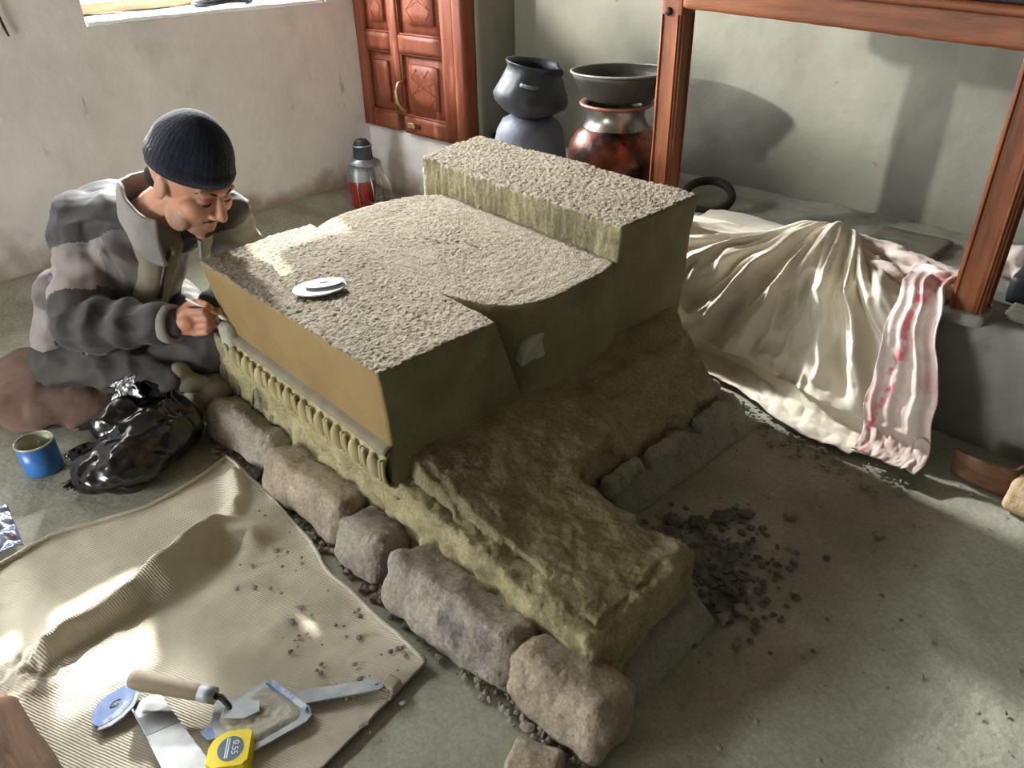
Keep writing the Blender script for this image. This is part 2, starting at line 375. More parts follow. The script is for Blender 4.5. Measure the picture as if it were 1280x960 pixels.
M['jute'] = mat('jute_sacking', rgb(178, 171, 154), rgb(202, 195, 178), 5, .97, .2, 120, .001, c3=rgb(154, 146, 131), c3scale=3, c3at=(.52, .72))
def weave(m, sx, rot, strength, dist):
    N, L, bs = nodes(m); tc = N.new('ShaderNodeTexCoord'); mp = N.new('ShaderNodeMapping'); mp.inputs['Rotation'].default_value = (0, 0, rot); L.new(tc.outputs['UV'] if False else tc.outputs['Object'], mp.inputs[0])
    h = None
    for d, s in (('X', sx), ('Y', sx * 1.7)):
        wv = N.new('ShaderNodeTexWave'); wv.bands_direction = d; wv.inputs['Scale'].default_value = s; wv.inputs['Distortion'].default_value = .6; wv.inputs['Detail'].default_value = 2
        wv.inputs['Detail Scale'].default_value = 2.0
        L.new(mp.outputs[0], wv.inputs['Vector'])
        h = n_math(N, L, 'MULTIPLY', wv.outputs['Fac'], .3) if h is None else n_math(N, L, 'ADD', h, wv.outputs['Fac'])
    b = N.new('ShaderNodeBump'); b.inputs['Strength'].default_value = strength; b.inputs['Distance'].default_value = dist
    L.new(h, b.inputs['Height'])
    if bs.inputs['Normal'].links: L.new(bs.inputs['Normal'].links[0].from_socket, b.inputs['Normal'])
    L.new(b.outputs[0], bs.inputs['Normal'])
weave(M['jute'], 40, math.radians(68), .45, .0025)
M['brown_fabric'] = mat('brown_sacking', rgb(92, 72, 64), rgb(118, 94, 84), 6, .95, .4, 60, .003)
M['bag'] = mat('black_polythene', rgb(9, 9, 11), rgb(20, 20, 23), 8, .2, .5, 22, .007, spec=.7, detail=3)
M['foil'] = mat('blue_grey_foil', rgb(120, 128, 160), rgb(190, 198, 220), 30, .25, .4, 40, .004, metal=.6)
M['tin_blue'] = mat('blue_printed_tin', rgb(40, 92, 166), rgb(66, 124, 194), 10, .35, 0, spec=.5, c3=rgb(170, 190, 214), c3scale=16, c3at=(.66, .7))
M['tin'] = mat('tin_inside', rgb(150, 152, 130), rgb(184, 184, 164), 10, .4, .1, 40, .001, metal=.4)
M['timber'] = mat('weathered_timber', rgb(72, 52, 38), rgb(108, 82, 60), 6, .8, .7, 26, .006, stretch=(6, .8, 6), c3=rgb(60, 42, 30), c3scale=4, c3at=(.55, .7))
M['bent_wood'] = mat('bent_brown_wood', rgb(78, 53, 35), rgb(112, 80, 54), 6, .6, .4, 30, .003, stretch=(2, 2, 8))
M['log'] = mat('split_log', rgb(152, 128, 98), rgb(184, 162, 132), 6, .85, .6, 26, .005, stretch=(1.2, 6, 6))
M['plank'] = mat('grey_plank', rgb(96, 90, 80), rgb(128, 122, 110), 6, .85, .5, 26, .004, stretch=(5, 1, 5))
M['jk_dark'] = mat('charcoal_nylon', rgb(50, 48, 49), rgb(66, 63, 64), 6, .72, .25, 34, .006, spec=.35, sheen=.15)
M['jk_light'] = mat('light_grey_nylon', rgb(132, 124, 122), rgb(152, 144, 141), 6, .75, .25, 34, .006, spec=.2, sheen=.15)
M['jk_mid'] = mat('mid_grey_nylon', rgb(104, 98, 97), rgb(124, 117, 115), 6, .75, .25, 34, .006, spec=.2, sheen=.15)
M['collar'] = mat('grey_collar_fabric', rgb(120, 116, 113), rgb(144, 140, 135), 8, .8, .2, 60, .002)
M['trouser'] = mat('dark_trousers', rgb(62, 59, 57), rgb(84, 80, 78), 6, .85, .35, 26, .006)
M['knit'] = mat('navy_knit', rgb(10, 13, 26), rgb(20, 25, 42), 40, .95, .7, 150, .004, sheen=.12)
M['hair'] = mat('black_hair', rgb(20, 17, 16), rgb(34, 29, 27), 40, .7, .3, 200, .001)
M['lash'] = mat('dark_lash', rgb(40, 26, 22), rgb(56, 38, 32), 40, .8, 0)
M['shoe'] = mat('olive_shoe', rgb(140, 136, 116), rgb(168, 162, 140), 10, .8, .2, 60, .002)
M['shirt'] = mat('khaki_sweater', rgb(116, 110, 92), rgb(142, 136, 116), 12, .9, .3, 80, .002)
M['zip'] = mat('zip_teeth', rgb(40, 40, 42), rgb(80, 80, 82), 60, .5, .3, 200, .001, metal=.3)
def attr_mat(name, attr, rough, spec):
    m = bpy.data.materials.new(name); m.use_nodes = True; N, L, bs = nodes(m)
    a = N.new('ShaderNodeAttribute'); a.attribute_name = attr
    tc = N.new('ShaderNodeTexCoord'); nz = n_noise(N, L, tc.outputs['Object'], 60, 4)
    mx = N.new('ShaderNodeMix'); mx.data_type = 'RGBA'; mx.blend_type = 'MULTIPLY'; mx.inputs[0].default_value = .35
    L.new(a.outputs['Color'], mx.inputs[6]); cr = N.new('ShaderNodeValToRGB'); cr.color_ramp.elements[0].color = (.6, .5, .48, 1); L.new(nz, cr.inputs[0]); L.new(cr.outputs[0], mx.inputs[7])
    L.new(mx.outputs[2], bs.inputs['Base Color']); bs.inputs['Roughness'].default_value = rough; bs.inputs['Specular IOR Level'].default_value = spec
    bs.inputs['Subsurface Weight'].default_value = .08; bs.inputs['Subsurface Radius'].default_value = (.01, .004, .002)
    return m
M['skin'] = attr_mat('skin', 'tint', .5, .35)

# ================================================================== the setting
def struct(o): o['kind'] = 'structure'; return o
def wall_disp(a=.006): return lambda p, n: a * fb(p, 2.2, 5) + a * .35 * fb(p, 11, 3)
def merge(name, bms, m):
    bm = bmesh.new()
    for b in bms:
        me = bpy.data.meshes.new('t'); b.to_mesh(me); b.free(); bm.from_mesh(me); bpy.data.meshes.remove(me)
    return from_bm(name, bm, m, recalc=False)
def floor_fn(u, v):
    x, y = lerp(-2.05, 2.75, u), lerp(-1.85, 3.5, v)
    p = (x, y, 0)
    z = .006 * fb(p, 2.0, 4) + .003 * fb(p, 14, 3)
    z += .05 * sst(3.02, 3.3, y + .06 * fb(p, 5, 3)) * sst(2.4, 2.1, x)
    z += .012 * max(0, fb(p, 9, 4)) * sst(.3, .1, math.hypot(x - 1.12, y - .6))
    return (x, y, z - .004)
struct(grid('floor', floor_fn, 240, 268, M['floor']))
Y0, Y1, ZT = 3.3, 3.66, 2.4
W1 = (1.12, 2.17, .885, 2.24)          # window: x range, sill, lintel
W2 = (-.78, .95, 1.50, 2.0)  # unseen opening, sized for the light it throws
YB = Y0 + .016
wb = [hexbm(((-2.1, YB, -.05), (2.75, Y1, W1[2])), (3, 3, 3), .002), hexbm(((-2.1, YB, W1[2]), (W2[0], Y1, ZT)), (3, 3, 3), .002), hexbm(((W2[0], YB, W1[2]), (W2[1], Y1, W2[2])), (3, 3, 3), .002),
      hexbm(((W2[0], YB, W2[3]), (W2[1], Y1, ZT)), (3, 3, 3), .002), hexbm(((W2[1], YB, W1[2]), (W1[0], Y1, ZT)), (3, 3, 3), .002),
      hexbm(((W1[1], YB, W1[2]), (2.75, Y1, ZT)), (3, 3, 3), .002), hexbm(((W1[0], YB, W1[3]), (W1[1], Y1, ZT)), (3, 3, 3), .002)]
skin = bmesh.new(); NXs, NZs = 194, 98
def in_open(x, z): return any(o[0] < x < o[1] and o[2] < z < o[3] for o in (W1, W2))
sv = {}
def skv(i, k):
    if (i, k) not in sv:
        x, z = lerp(-2.1, 2.75, i / NXs), lerp(-.05, ZT, k / NZs); p = (x, Y0, z)
        sv[(i, k)] = skin.verts.new((x, Y0 - .006 * fb(p, 2.2, 5) - .002 * fb(p, 11, 3), z))
    return sv[(i, k)]
for i in range(NXs):
    for k in range(NZs):
        if not in_open(lerp(-2.1, 2.75, (i + .5) / NXs), lerp(-.05, ZT, (k + .5) / NZs)):
            skin.faces.new([skv(i, k), skv(i + 1, k), skv(i + 1, k + 1), skv(i, k + 1)])
wb.append(skin)
struct(merge('wall_left', wb, M['plaster']))
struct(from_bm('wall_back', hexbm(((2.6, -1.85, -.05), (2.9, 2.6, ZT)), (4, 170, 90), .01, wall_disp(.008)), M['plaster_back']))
struct(from_bm('wall_partition', hexbm([(2.33, 2.53, -.05), (2.62, 2.53, -.05), (2.62, 3.32, -.05), (2.33, 3.32, -.05), (2.33, 2.53, .315), (2.62, 2.53, .315), (2.62, 3.32, .315), (2.33, 3.32, .315)], (10, 40, 20), .02, wall_disp(.006)), M['plaster']))
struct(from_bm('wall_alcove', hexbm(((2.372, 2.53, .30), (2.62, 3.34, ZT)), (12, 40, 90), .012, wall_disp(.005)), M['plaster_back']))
dwb = [hexbm(((-2.3, -1.85, -.05), (-2.05, 1.45, ZT)), (3, 3, 3), .002), hexbm(((-2.3, 2.45, -.05), (-2.05, 3.66, ZT)), (3, 3, 3), .002), hexbm(((-2.3, 1.45, 1.08), (-2.05, 2.45, ZT)), (3, 3, 3), .002), hexbm(((-2.3, 1.45, -.05), (-2.05, 2.45, .15)), (3, 3, 3), .002)]  # gap left for the added low fill lamp
struct(merge('wall_front', dwb, M['plaster']))
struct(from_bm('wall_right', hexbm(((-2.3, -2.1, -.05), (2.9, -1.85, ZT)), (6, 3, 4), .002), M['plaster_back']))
struct(from_bm('ceiling', hexbm(((-2.3, -2.1, ZT), (2.95, 3.7, ZT + .15)), (6, 6, 3), .002), M['mud']))

# window in the left wall: sill, weathered frame and bars
win = thing('window_1', (1.62, 3.6, W1[2]), 'deep window opening with weathered frame in the whitewashed wall', 'window', kind='structure')
box('window_sill', (W1[0] - .004, 3.305, W1[2] - .02), (W1[1] + .004, 3.64, W1[2] + .008), M['white'], win, .01, (40, 12, 4), lambda p, n: .006 * fb(p, 12, 3))
fr = M['timber']
box('jamb', (W1[0] + .004, 3.50, .895), (W1[0] + .05, 3.62, 2.23), fr, win)
box('jamb', (W1[1] - .05, 3.50, .895), (W1[1] - .004, 3.62, 2.23), fr, win)
box('bottom_rail', (W1[0] + .05, 3.52, .895), (W1[1] - .05, 3.60, .935), M['log'], win)
box('top_rail', (W1[0] + .05, 3.52, 2.07), (W1[1] - .05, 3.60, 2.23), fr, win)
box('mullion', (1.36, 3.53, .935), (1.38, 3.59, 2.07), M['log'], win)
win2 = thing('unseen_window_2', (.1, 3.45, 1.5), 'unseen side opening with bars, added to shape the sun and wall patches', 'window', kind='structure')  # out of view, placed and sized to shape the light patches
box('sun_break_bar', (.40, 3.44, 1.5), (.44, 3.50, 2.0), fr, win2); box('sun_break_bar', (.66, 3.44, 1.5), (.71, 3.50, 2.0), fr, win2); box('sun_break_cross_bar', (.44, 3.45, 1.70), (.95, 3.49, 1.75), fr, win2)  # bars added to break up the sun patch on the sacking
box('sun_blocker_panel', (1.68, 3.54, 1.83), (2.12, 3.58, 2.07), fr, win)  # unseen panel added to keep sun off the hearth
box('sun_blocker_panel', (1.45, 3.54, 1.93), (1.68, 3.58, 2.07), fr, win)  # second added panel, trims the sun on the slab top
box('added_light_block', (-.79, 3.29, 1.49), (.18, 3.36, 1.645), M['plaster'], win2, .004)  # unseen block added to raise the lower edge of the wall patch
coil = thing('cable_coil', (1.76, 3.42, .9), 'dark grey coil of pipe lying on the sunlit window sill', 'coil')
for k in range(3):
    ring = [(1.74 + .13 * math.cos(t) + .01 * k, 3.42 + .055 * math.sin(t), .905 + .012 * k + .004 * math.sin(3 * t + k)) for t in [2 * math.pi * i / 36 for i in range(37)]]
    tube('loop', ring, .008, M['lantern_dark'], coil, 8)
cord = tube('hanging_cord', [(.842, 3.29, 1.05), (.846, 3.288, .95), (.852, 3.288, .90), (.858, 3.288, .872)], [.003, .004, .005, .003], M['wood_dark'], None, 6)
tag(cord, 'short dark cord hanging against the whitewashed wall left of the window', 'cord')

# platform with broken front edge
def plat_disp(p, n):
    a = .010 * fb(p, 5, 5) + .004 * fb(p, 22, 3)
    if p.z > .24 and n.x < -.2: a -= .02 * max(0, fb((p.x, p.y, p.z * .4), 7, 3) + .1)
    return a
struct(from_bm('trim_1', hexbm(((1.985, -1.6, -.03), (2.62, 2.5, .325)), (40, 230, 24), .03, plat_disp), M['platform']))


# ================================================================== clay stove
ST = thing('clay_stove', (1.2, 1.3, 0), 'large unfinished clay stove with stepped coarse top and egg moulding along its front', 'stove')
def rough_top(p, amp=1.0):
    q = (p[0], p[1], 0)
    a = .0030 * fb(q, 95, 2) - .0075 * max(0, noise.noise(V((q[0] * 150, q[1] * 150, 1))) - .10)
    return amp * (a + .004 * fb(q, 6, 3))
def slab_disp(p, n):
    if n.z > .6: return rough_top(p)
    if n.x < -.6: return .0012 * fb(p, 6, 3)
    return .004 * fb(p, 8, 4)
# front slab
bm = hexbm([(.722, 1.065, .20), (1.10, 1.055, .20), (1.10, 1.80, .20), (.757, 1.765, .20),
            (.699, 1.055, .47), (1.000, 1.040, .47), (1.085, 1.872, .47), (.739, 1.850, .47)], (90, 180, 56), .006, slab_disp)
bm.normal_update()
for f in bm.faces:
    if f.normal.z > .45: f.material_index = 0
    elif f.normal.x < -.55: f.material_index = 2
    else: f.material_index = 1
from_bm('front_slab', bm, [M['clay_top'], M['clay_side'], M['clay_panel']], ST)
# round hearth body behind the slab (lofted outline, concentric cap)
def hearth_outline(n=150):
    out = []
    for i in range(n):
        t = 2 * math.pi * i / n
        cx, cy = 1.245, 1.455
        c, s = math.cos(t), math.sin(t)
        ex = .30 if c > 0 else .235
        x = cx + ex * math.copysign(abs(c) ** .55, c)
        y = cy + .418 * math.copysign(abs(s) ** .62, s) + .004 * fb((c, s, 3), 2.5, 3)
        out.append((x, y))
    return out
ho = hearth_outline(); n = len(ho); bm = bmesh.new(); rings = []
for k in range(19):
    t = k / 18; z = lerp(.16, .466, t)
    sc = 1.0 + .012 * (1 - t)
    rings.append([bm.verts.new((1.245 + (x - 1.245) * sc + .004 * fb((x, y, z), 9, 3), 1.455 + (y - 1.455) * sc + .005 * fb((x + 4, y, z), 9, 3), z + (rough_top((x, y)) if k == 18 else 0))) for x, y in ho])
for k in range(1, 70):
    s = 1 - k / 70
    rings.append([bm.verts.new((1.245 + (x - 1.245) * s, 1.455 + (y - 1.455) * s, .468 + rough_top((1.245 + (x - 1.245) * s, 1.455 + (y - 1.455) * s)))) for x, y in ho])
for k, (a, b) in enumerate(zip(rings, rings[1:])):
    for i in range(n):
        f = bm.faces.new([a[i], a[(i + 1) % n], b[(i + 1) % n], b[i]]); f.material_index = 1 if k < 18 else 0
bm.faces.new(rings[-1]); bm.faces.new(rings[0][::-1])
from_bm('hearth', bm, [M['clay_top'], M['clay_side']], ST)
# raised rear block
def blk_disp(p, n):
    if n.z > .6: return rough_top(p, 1.25)
    if n.x < -.5: return .004 * fb((p.x, p.y, p.z * .25), 40, 3) + .006 * fb(p, 7, 3)
    return .004 * fb(p, 8, 4)
bm = hexbm([(1.43, 1.085, .17), (1.745, 1.065, .17), (1.80, 1.93, .17), (1.50, 1.87, .17),
            (1.421, 1.041, .56), (1.757, 1.044, .56), (1.830, 1.960, .56), (1.525, 1.898, .56)], (72, 190, 60), .007, blk_disp)
bm.normal_update()
for f in bm.faces: f.material_index = 0 if f.normal.z > .45 else (2 if f.normal.x < -.5 else 1)
from_bm('rear_block', bm, [M['clay_top'], M['clay_side'], M['clay_mound']], ST)
# daubed base mound
def boxd(x, y, x0, x1, y0, y1): return min(x - x0, x1 - x, y - y0, y1 - y)
def mound_h(x, y):
    q = (x, y, 0); wob = .012 * fb(q, 7, 4)
    fx = lerp(.728, .768, (y - .55) / 1.3)
    dA = boxd(x, y, fx, 1.045 - .06 * (y - .55) + .62 * sst(.80, .97, y), .528, 1.93) + wob
    hA = lerp(.142, .212, sst(.52, 1.1, y)) - .02 * sst(1.0, 1.1, y)
    xb = 1.62 + .10 * sst(.85, 1.05, y) + .05 * sst(1.0, 1.2, y)
    dB = boxd(x, y, .72, xb, .805 - .02 * (x - 1.2), 1.95) + wob * 1.3
    hB = .118 + .095 * sst(.79, .98, y) + .03 * sst(.98, 1.07, y)
    a = hA * sst(0, .032, dA); b = hB * sst(0, .03, dB)
    h = max(a, b) + .012 * math.exp(-((a - b) / .03) ** 2) * (1 if min(a, b) > .02 else 0)
    return h - (.012 if max(dA, dB) < .0 else 0)
NX, NY = 225, 290; vs = []
for j in range(NY + 1):
    for i in range(NX + 1):
        x, y = lerp(.66, 1.80, i / NX), lerp(.49, 1.98, j / NY)
        h = mound_h(x, y); k = sst(.0, .04, h)
        p = (x, y, h)
        h += k * (.006 * fb(p, 18, 4) + .004 * fb((x, y * .6, h), 5, 3) - .010 * max(0, abs(fb(p, 9, 2)) * -1 + .06) * 4)
        s = k * sst(.235, .12, h)
        vs.append((x + s * .020 * fb((x + 7, y, h * 1.6), 15, 5), y + s * .016 * fb((x, y + 5, h * 1.6), 15, 5), h))
fs = [(j * (NX + 1) + i, j * (NX + 1) + i + 1, (j + 1) * (NX + 1) + i + 1, (j + 1) * (NX + 1) + i) for j in range(NY) for i in range(NX)
      if max(vs[q][2] for q in (j * (NX + 1) + i, j * (NX + 1) + i + 1, (j + 1) * (NX + 1) + i + 1, (j + 1) * (NX + 1) + i)) > -.008]
pyd('base_mound', vs, fs, M['clay_mound'], ST)
# fillet and ovolo under the panel, profile swept along the front
P0, P1 = V((.720, 1.062, 0)), V((.757, 1.768, 0))       # line of the panel foot
prof = [(.004, .322), (.006, .312), (.012, .303), (.010, .294), (-.004, .289), (-.020, .284), (-.024, .278), (-.019, .271)]
prof2 = [(-.012, .276), (-.022, .264), (-.029, .248), (-.031, .230), (-.028, .212), (-.018, .196), (.01, .176)]
def sweep(name, pr, m, ex=0, nn=60):
    def fn(u, v):
        i = v * (len(pr) - 1); k = min(int(i), len(pr) - 2); t = i - k
        x, z = lerp(pr[k][0], pr[k + 1][0], t), lerp(pr[k][1], pr[k + 1][1], t)
        p = P0.lerp(P1, u * (1 + 2 * ex) - ex)
        e = .002 * fb((p.y, z, x), 20, 3)
        return (p.x + x + e, p.y, z + e)
    return grid(name, fn, nn, 24, m, ST, .004)
sweep('fillet', prof, M['clay_ledge'], .0)
sweep('ovolo', prof2, M['clay_mould'], .0)
from_bm('moulding_return', hexbm([(.706, 1.056, .15), (.80, 1.05, .15), (.80, 1.10, .15), (.712, 1.10, .15), (.712, 1.068, .285), (.80, 1.062, .285), (.80, 1.10, .285), (.716, 1.10, .285)], (12, 8, 16), .01, lambda p, n: .003 * fb(p, 18, 3)), M['clay_side'], ST)
NE = 10
for k in range(NE):
    t = (k + .5) / NE; c = P0.lerp(P1, t) + V((-.027, 0, .236)); sp = (P1 - P0).length / NE
    ax = (V((1, .05, .18)).normalized(), V((.05, 1, 0)).normalized(), V((-.18, 0, 1)).normalized())
    bm = bmesh.new(); ell_prim(bm, c, (.018, sp * .27, .033), ax); from_bm('egg', bm, M['clay_mould'], ST)
    for q, (wid, hh, rr) in enumerate(((.40, .040, .0050), (.53, .048, .0040))):
        pts = []
        for i in range(15):
            a = math.pi * (i / 14)
            dy = math.cos(a) * sp * wid; dz = .030 - math.sin(a) ** .8 * (hh + .024)
            pts.append(c + V((-.009 + .012 * abs(dz - .0) / .04 * (1 if dz < 0 else .2), dy, dz)))
        tube('egg_border', pts, rr, M['clay_mould'], ST, 8)
# moulding end with sunlight put into its colour, plaster patch, and edge slabs
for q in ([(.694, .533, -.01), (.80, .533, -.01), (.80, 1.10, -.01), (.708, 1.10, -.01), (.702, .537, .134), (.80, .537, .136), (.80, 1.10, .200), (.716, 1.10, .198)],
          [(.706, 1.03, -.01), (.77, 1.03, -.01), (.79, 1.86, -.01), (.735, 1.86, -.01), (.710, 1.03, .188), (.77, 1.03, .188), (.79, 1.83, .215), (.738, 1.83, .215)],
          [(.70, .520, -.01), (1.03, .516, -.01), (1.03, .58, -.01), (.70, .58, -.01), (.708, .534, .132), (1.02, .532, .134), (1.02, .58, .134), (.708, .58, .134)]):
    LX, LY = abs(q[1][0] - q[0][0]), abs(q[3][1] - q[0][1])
    from_bm('daub_face', hexbm(q, (max(8, int(LX / .007)), max(8, int(LY / .007)), 28), .012, lambda p, n: .012 * fb((p.x, p.y, p.z * 1.3), 14, 5) + .006 * fb(p, 40, 3)), M['clay_daub_lit'], ST)
bm = hexbm(((.722, 1.742, .245), (.760, 1.80, .318)), (10, 12, 12), .016, lambda p, n: .004 * fb(p, 30, 3)); from_bm('moulding_end', bm, M['clay_patch'], ST)
patch = [(1.078, 1.046, .322), (1.165, 1.038, .322), (1.165, 1.075, .33), (1.078, 1.075, .33), (1.098, 1.043, .385), (1.222, 1.038, .398), (1.222, 1.07, .398), (1.098, 1.07, .385)]
from_bm('plaster_patch', hexbm(patch, (14, 6, 10), .008, lambda p, n: .004 * fb(p, 22, 3)), M['clay_patch'], ST)
for a, b, z0, z1, th in (((1.085, .800), (1.215, .800), .085, .122, .016), ((1.235, .795), (1.40, .785), .08, .12, .018), ((1.43, .785), (1.60, .775), .085, .124, .018)):
    c = [(a[0], a[1] - th, z0), (b[0], b[1] - th, z0), (b[0], b[1] + th, z0), (a[0], a[1] + th, z0), (a[0] + .008, a[1] - th * .7, z1), (b[0] - .012, b[1] - th * .7, z1), (b[0], b[1] + th, z1), (a[0], a[1] + th, z1)]
    from_bm('edge_slab', hexbm(c, (26, 6, 8), .008, lambda p, n: .012 * fb(p, 16, 4)), M['skirt'], ST)
c = [(1.10, .765, -.01), (1.68, .735, -.01), (1.68, .86, -.01), (1.10, .86, -.01), (1.12, .800, .085), (1.64, .785, .09), (1.64, .86, .095), (1.12, .86, .09)]
from_bm('footing', hexbm(c, (60, 10, 10), .012, lambda p, n: .007 * fb(p, 12, 4)), M['skirt'], ST)
c = [(.70, .455, -.01), (1.02, .450, -.01), (1.05, .56, -.01), (.70, .56, -.01), (.725, .500, .012), (.99, .497, .055), (1.03, .56, .065), (.72, .56, .03)]
from_bm('mortar_skirt', hexbm(c, (40, 14, 6), .01, lambda p, n: .007 * fb(p, 13, 4)), M['skirt'], ST)

# ------------------------------------------------------------------ stones along the foot of the stove
def stone(c, half, rot, m, label, seed, tilt=0, rough=1.0, name='field_stone'):
    bm = hexbm(((-half[0], -half[1], -half[2]), half), (22, 30, 18), min(half) * .50)
    R = Matrix.Rotation(rot, 3, 'Z') @ Matrix.Rotation(tilt, 3, 'Y')
    bm.normal_update()
    for v, nn in [(v, v.normal.copy()) for v in bm.verts]:
        q = v.co + V((seed * 3.1, seed, 0))
        d = rough * (.009 * fb(q, 6, 3) + .005 * fb(q, 26, 4)) * (min(half) / .05)
        d -= rough * .008 * max(0, ns(q, 11))
        v.co += nn * d
    for v in bm.verts: v.co = R @ v.co + V(c)
    o = from_bm(name, bm, m)
    return tag(o, label, 'stone')
stone((.712, 1.925, .045), (.068, .085, .075), .3, M['stone_pale'], 'smooth pale boulder beside the bin bag at the stove corner', 1, rough=.6)
stone((.702, 1.665, .042), (.060, .150, .055), .05, M['stone'], 'long dark-topped stone with a chipped white end at the stove foot', 2, .35)
stone((.675, 1.335, .045), (.062, .155, .058), .05, M['stone_warm'], 'long smooth pinkish stone between dark-topped stone and small block', 3, .35)
stone((.662, 1.098, .045), (.062, .072, .060), .1, M['stone'], 'small square grey stone in the row at the stove foot', 4, .3)
stone((.658, .815, .047), (.064, .172, .064), .03, M['stone'], 'largest long grey-brown stone in the row at the stove foot', 5, .38)
stone((.672, .545, .045), (.068, .105, .060), .02, M['stone_warm'], 'orange-tinged stone under the near corner of the stove base', 6, .3)
stone((.545, .515, .006), (.036, .045, .026), .4, M['stone_warm'], 'small half-buried brown stone on the bare floor', 7)
stone((.478, .805, .012), (.013, .015, .011), .2, M['stone_pale'], 'small pale pebble at the end of the flat metal handle', 8, name='pebble')

# ================================================================== built-in cupboard door
CB = thing('cupboard_door', (2.34, 2.92, .322), 'red varnished panelled cupboard door with lozenge panels and pull handle', 'cupboard')
XF, XB = 2.312, 2.378
def cbox(name, y0, y1, z0, z1, x0=XF, x1=XB, par=None, m=None, r=.004): return box(name, (x0, y0, z0), (x1, y1, z1), m or M['door'], par or CB, r)
cbox('stile', 3.235, 3.305, .322, 1.40); cbox('stile', 2.985, 3.045, .40, 1.34); cbox('stile', 2.600, 2.690, .322, 1.40)
cbox('frame_post', 2.540, 2.600, .318, 1.42, XF - .012)
for a, b in ((3.045, 3.235), (2.69, 2.985)):
    cbox('rail', a, b, .322, .40)
    for z in (.675, 1.03): cbox('rail', a, b, z, z + .075)
    cbox('rail', a, b, 1.34, 1.40)
    for z0, z1 in ((.40, .675), (.75, 1.03), (1.105, 1.34)):
        pn = cbox('panel', a - .004, b + .004, z0 - .004, z1 + .004, XF + .022, XB)
        iw = min(.05, (b - a) * .22)
        cbox('raised_field', a + iw, b - iw, z0 + .045, z1 - .045, XF + .008, XF + .03, pn, None, .003)
        for q in ((a, a + .008), (b - .008, b)): cbox('bead', q[0], q[1], z0, z1, XF + .006, XF + .03, pn, None, .003)
        for q in (z0, z1 - .008): cbox('bead', a, b, q, q + .008, XF + .006, XF + .03, pn, None, .003)
        if z0 > .5 or a < 2.9:
            cy, cz, hw, hh = (a + b) / 2, (z0 + z1) / 2, (b - a) / 2 - iw - .016, (z1 - z0) / 2 - .06
            x = XF + .0085
            for s in (-1, 1):
                tube('carved_line', [(x, cy + s * hw * .5, cz + hh), (x, cy + s * hw, cz + hh * .45), (x, cy - s * hw, cz - hh * .45), (x, cy - s * hw * .5, cz - hh)], .0022, M['groove'], pn, 6)
                tube('carved_line', [(x, cy - s * hw * .5, cz + hh), (x, cy + s * hw * .55, cz - hh * .1), (x, cy + s * hw, cz - hh * .45)], .0022, M['groove'], pn, 6)
hd = tube('handle', [(XF - .004, 2.965, .555), (XF - .03, 2.968, .55), (XF - .042, 2.975, .515), (XF - .042, 2.972, .47), (XF - .028, 2.962, .44), (XF - .004, 2.955, .432)], [.008, .008, .0085, .0085, .008, .008], M['brass'], CB, 10)
bx = box('latch', (XF - .016, 2.90, .352), (XF + .002, 2.95, .378), M['brass'], CB, .004)
box('keyhole', (XF - .004, 2.868, .352), (XF + .004, 2.892, .374), M['wood_dark'], CB, .002)

# ================================================================== varnished wooden frame on the platform
FR = thing('wooden_frame', (2.0, .85, .33), 'varnished wooden post and beam frame standing on the plaster platform', 'frame')
def wear(p, n): return .0012 * fb((p.x, p.y, p.z * .3), 25, 3) - .004 * max(0, fb(p, 13, 2) - .45)
for y0, y1, zb in ((1.283, 1.352, .322), (.368, .442, .322)):
    ps = box('post', (1.97, y0, zb), (2.04, y1, 1.03 if y0 > 1 else .97), M['wood'], FR, .005, (6, 6, 60), wear)
    for yy in (y0 + .006, y1 - .012): box('bead', (1.964, yy, zb + .02), (1.974, yy + .006, .955), M['wood'], ps, .003)
    for xx in (1.978, 2.026): box('bead', (xx, y0 - .005, zb + .02), (xx + .006, y0 + .003, .955), M['wood'], ps, .003)
    bm = lathe_bm([(0, .008), (.009, .007), (.011, .002), (.011, -.006), (0, -.006)], (1.967, y1 - .028, .962), 16, (-1, 0, 0)); from_bm('peg', bm, M['wood_dark'], ps)
    if y0 < 1: box('plaster_foot', (1.955, y0 - .012, .315), (2.05, y1 + .012, .352), M['platform'], ps, .012, (8, 8, 6), lambda p, n: .006 * fb(p, 30, 3))
def tilted(name, x0, x1, y0, y1, z0, z1, m, r_, n_):
    T = lambda y: .046 * (y - 1.28)
    c = [(x0, y0, z0 + T(y0)), (x1, y0, z0 + T(y0)), (x1, y1, z0 + T(y1)), (x0, y1, z0 + T(y1)), (x0, y0, z1 + T(y0)), (x1, y0, z1 + T(y0)), (x1, y1, z1 + T(y1)), (x0, y1, z1 + T(y1))]
    return from_bm(name, hexbm(c, n_, r_, wear), m, FR)
tilted('beam', 1.966, 2.05, -.75, 1.282, .972, 1.04, M['wood_y'], .006, (6, 120, 8))
box('beam_end', (1.962, 1.282, 1.0), (2.05, 1.46, 1.07), M['wood_y'], FR, .006, (6, 12, 8), wear)
tilted('cornice_strip', 1.948, 2.06, -.75, 1.282, 1.036, 1.056, M['wood_y'], .008, (6, 90, 6))
tilted('shelf_board', 1.962, 2.30, -.75, 1.46, 1.056, 1.08, M['wood_dark'], .004, (6, 40, 3))

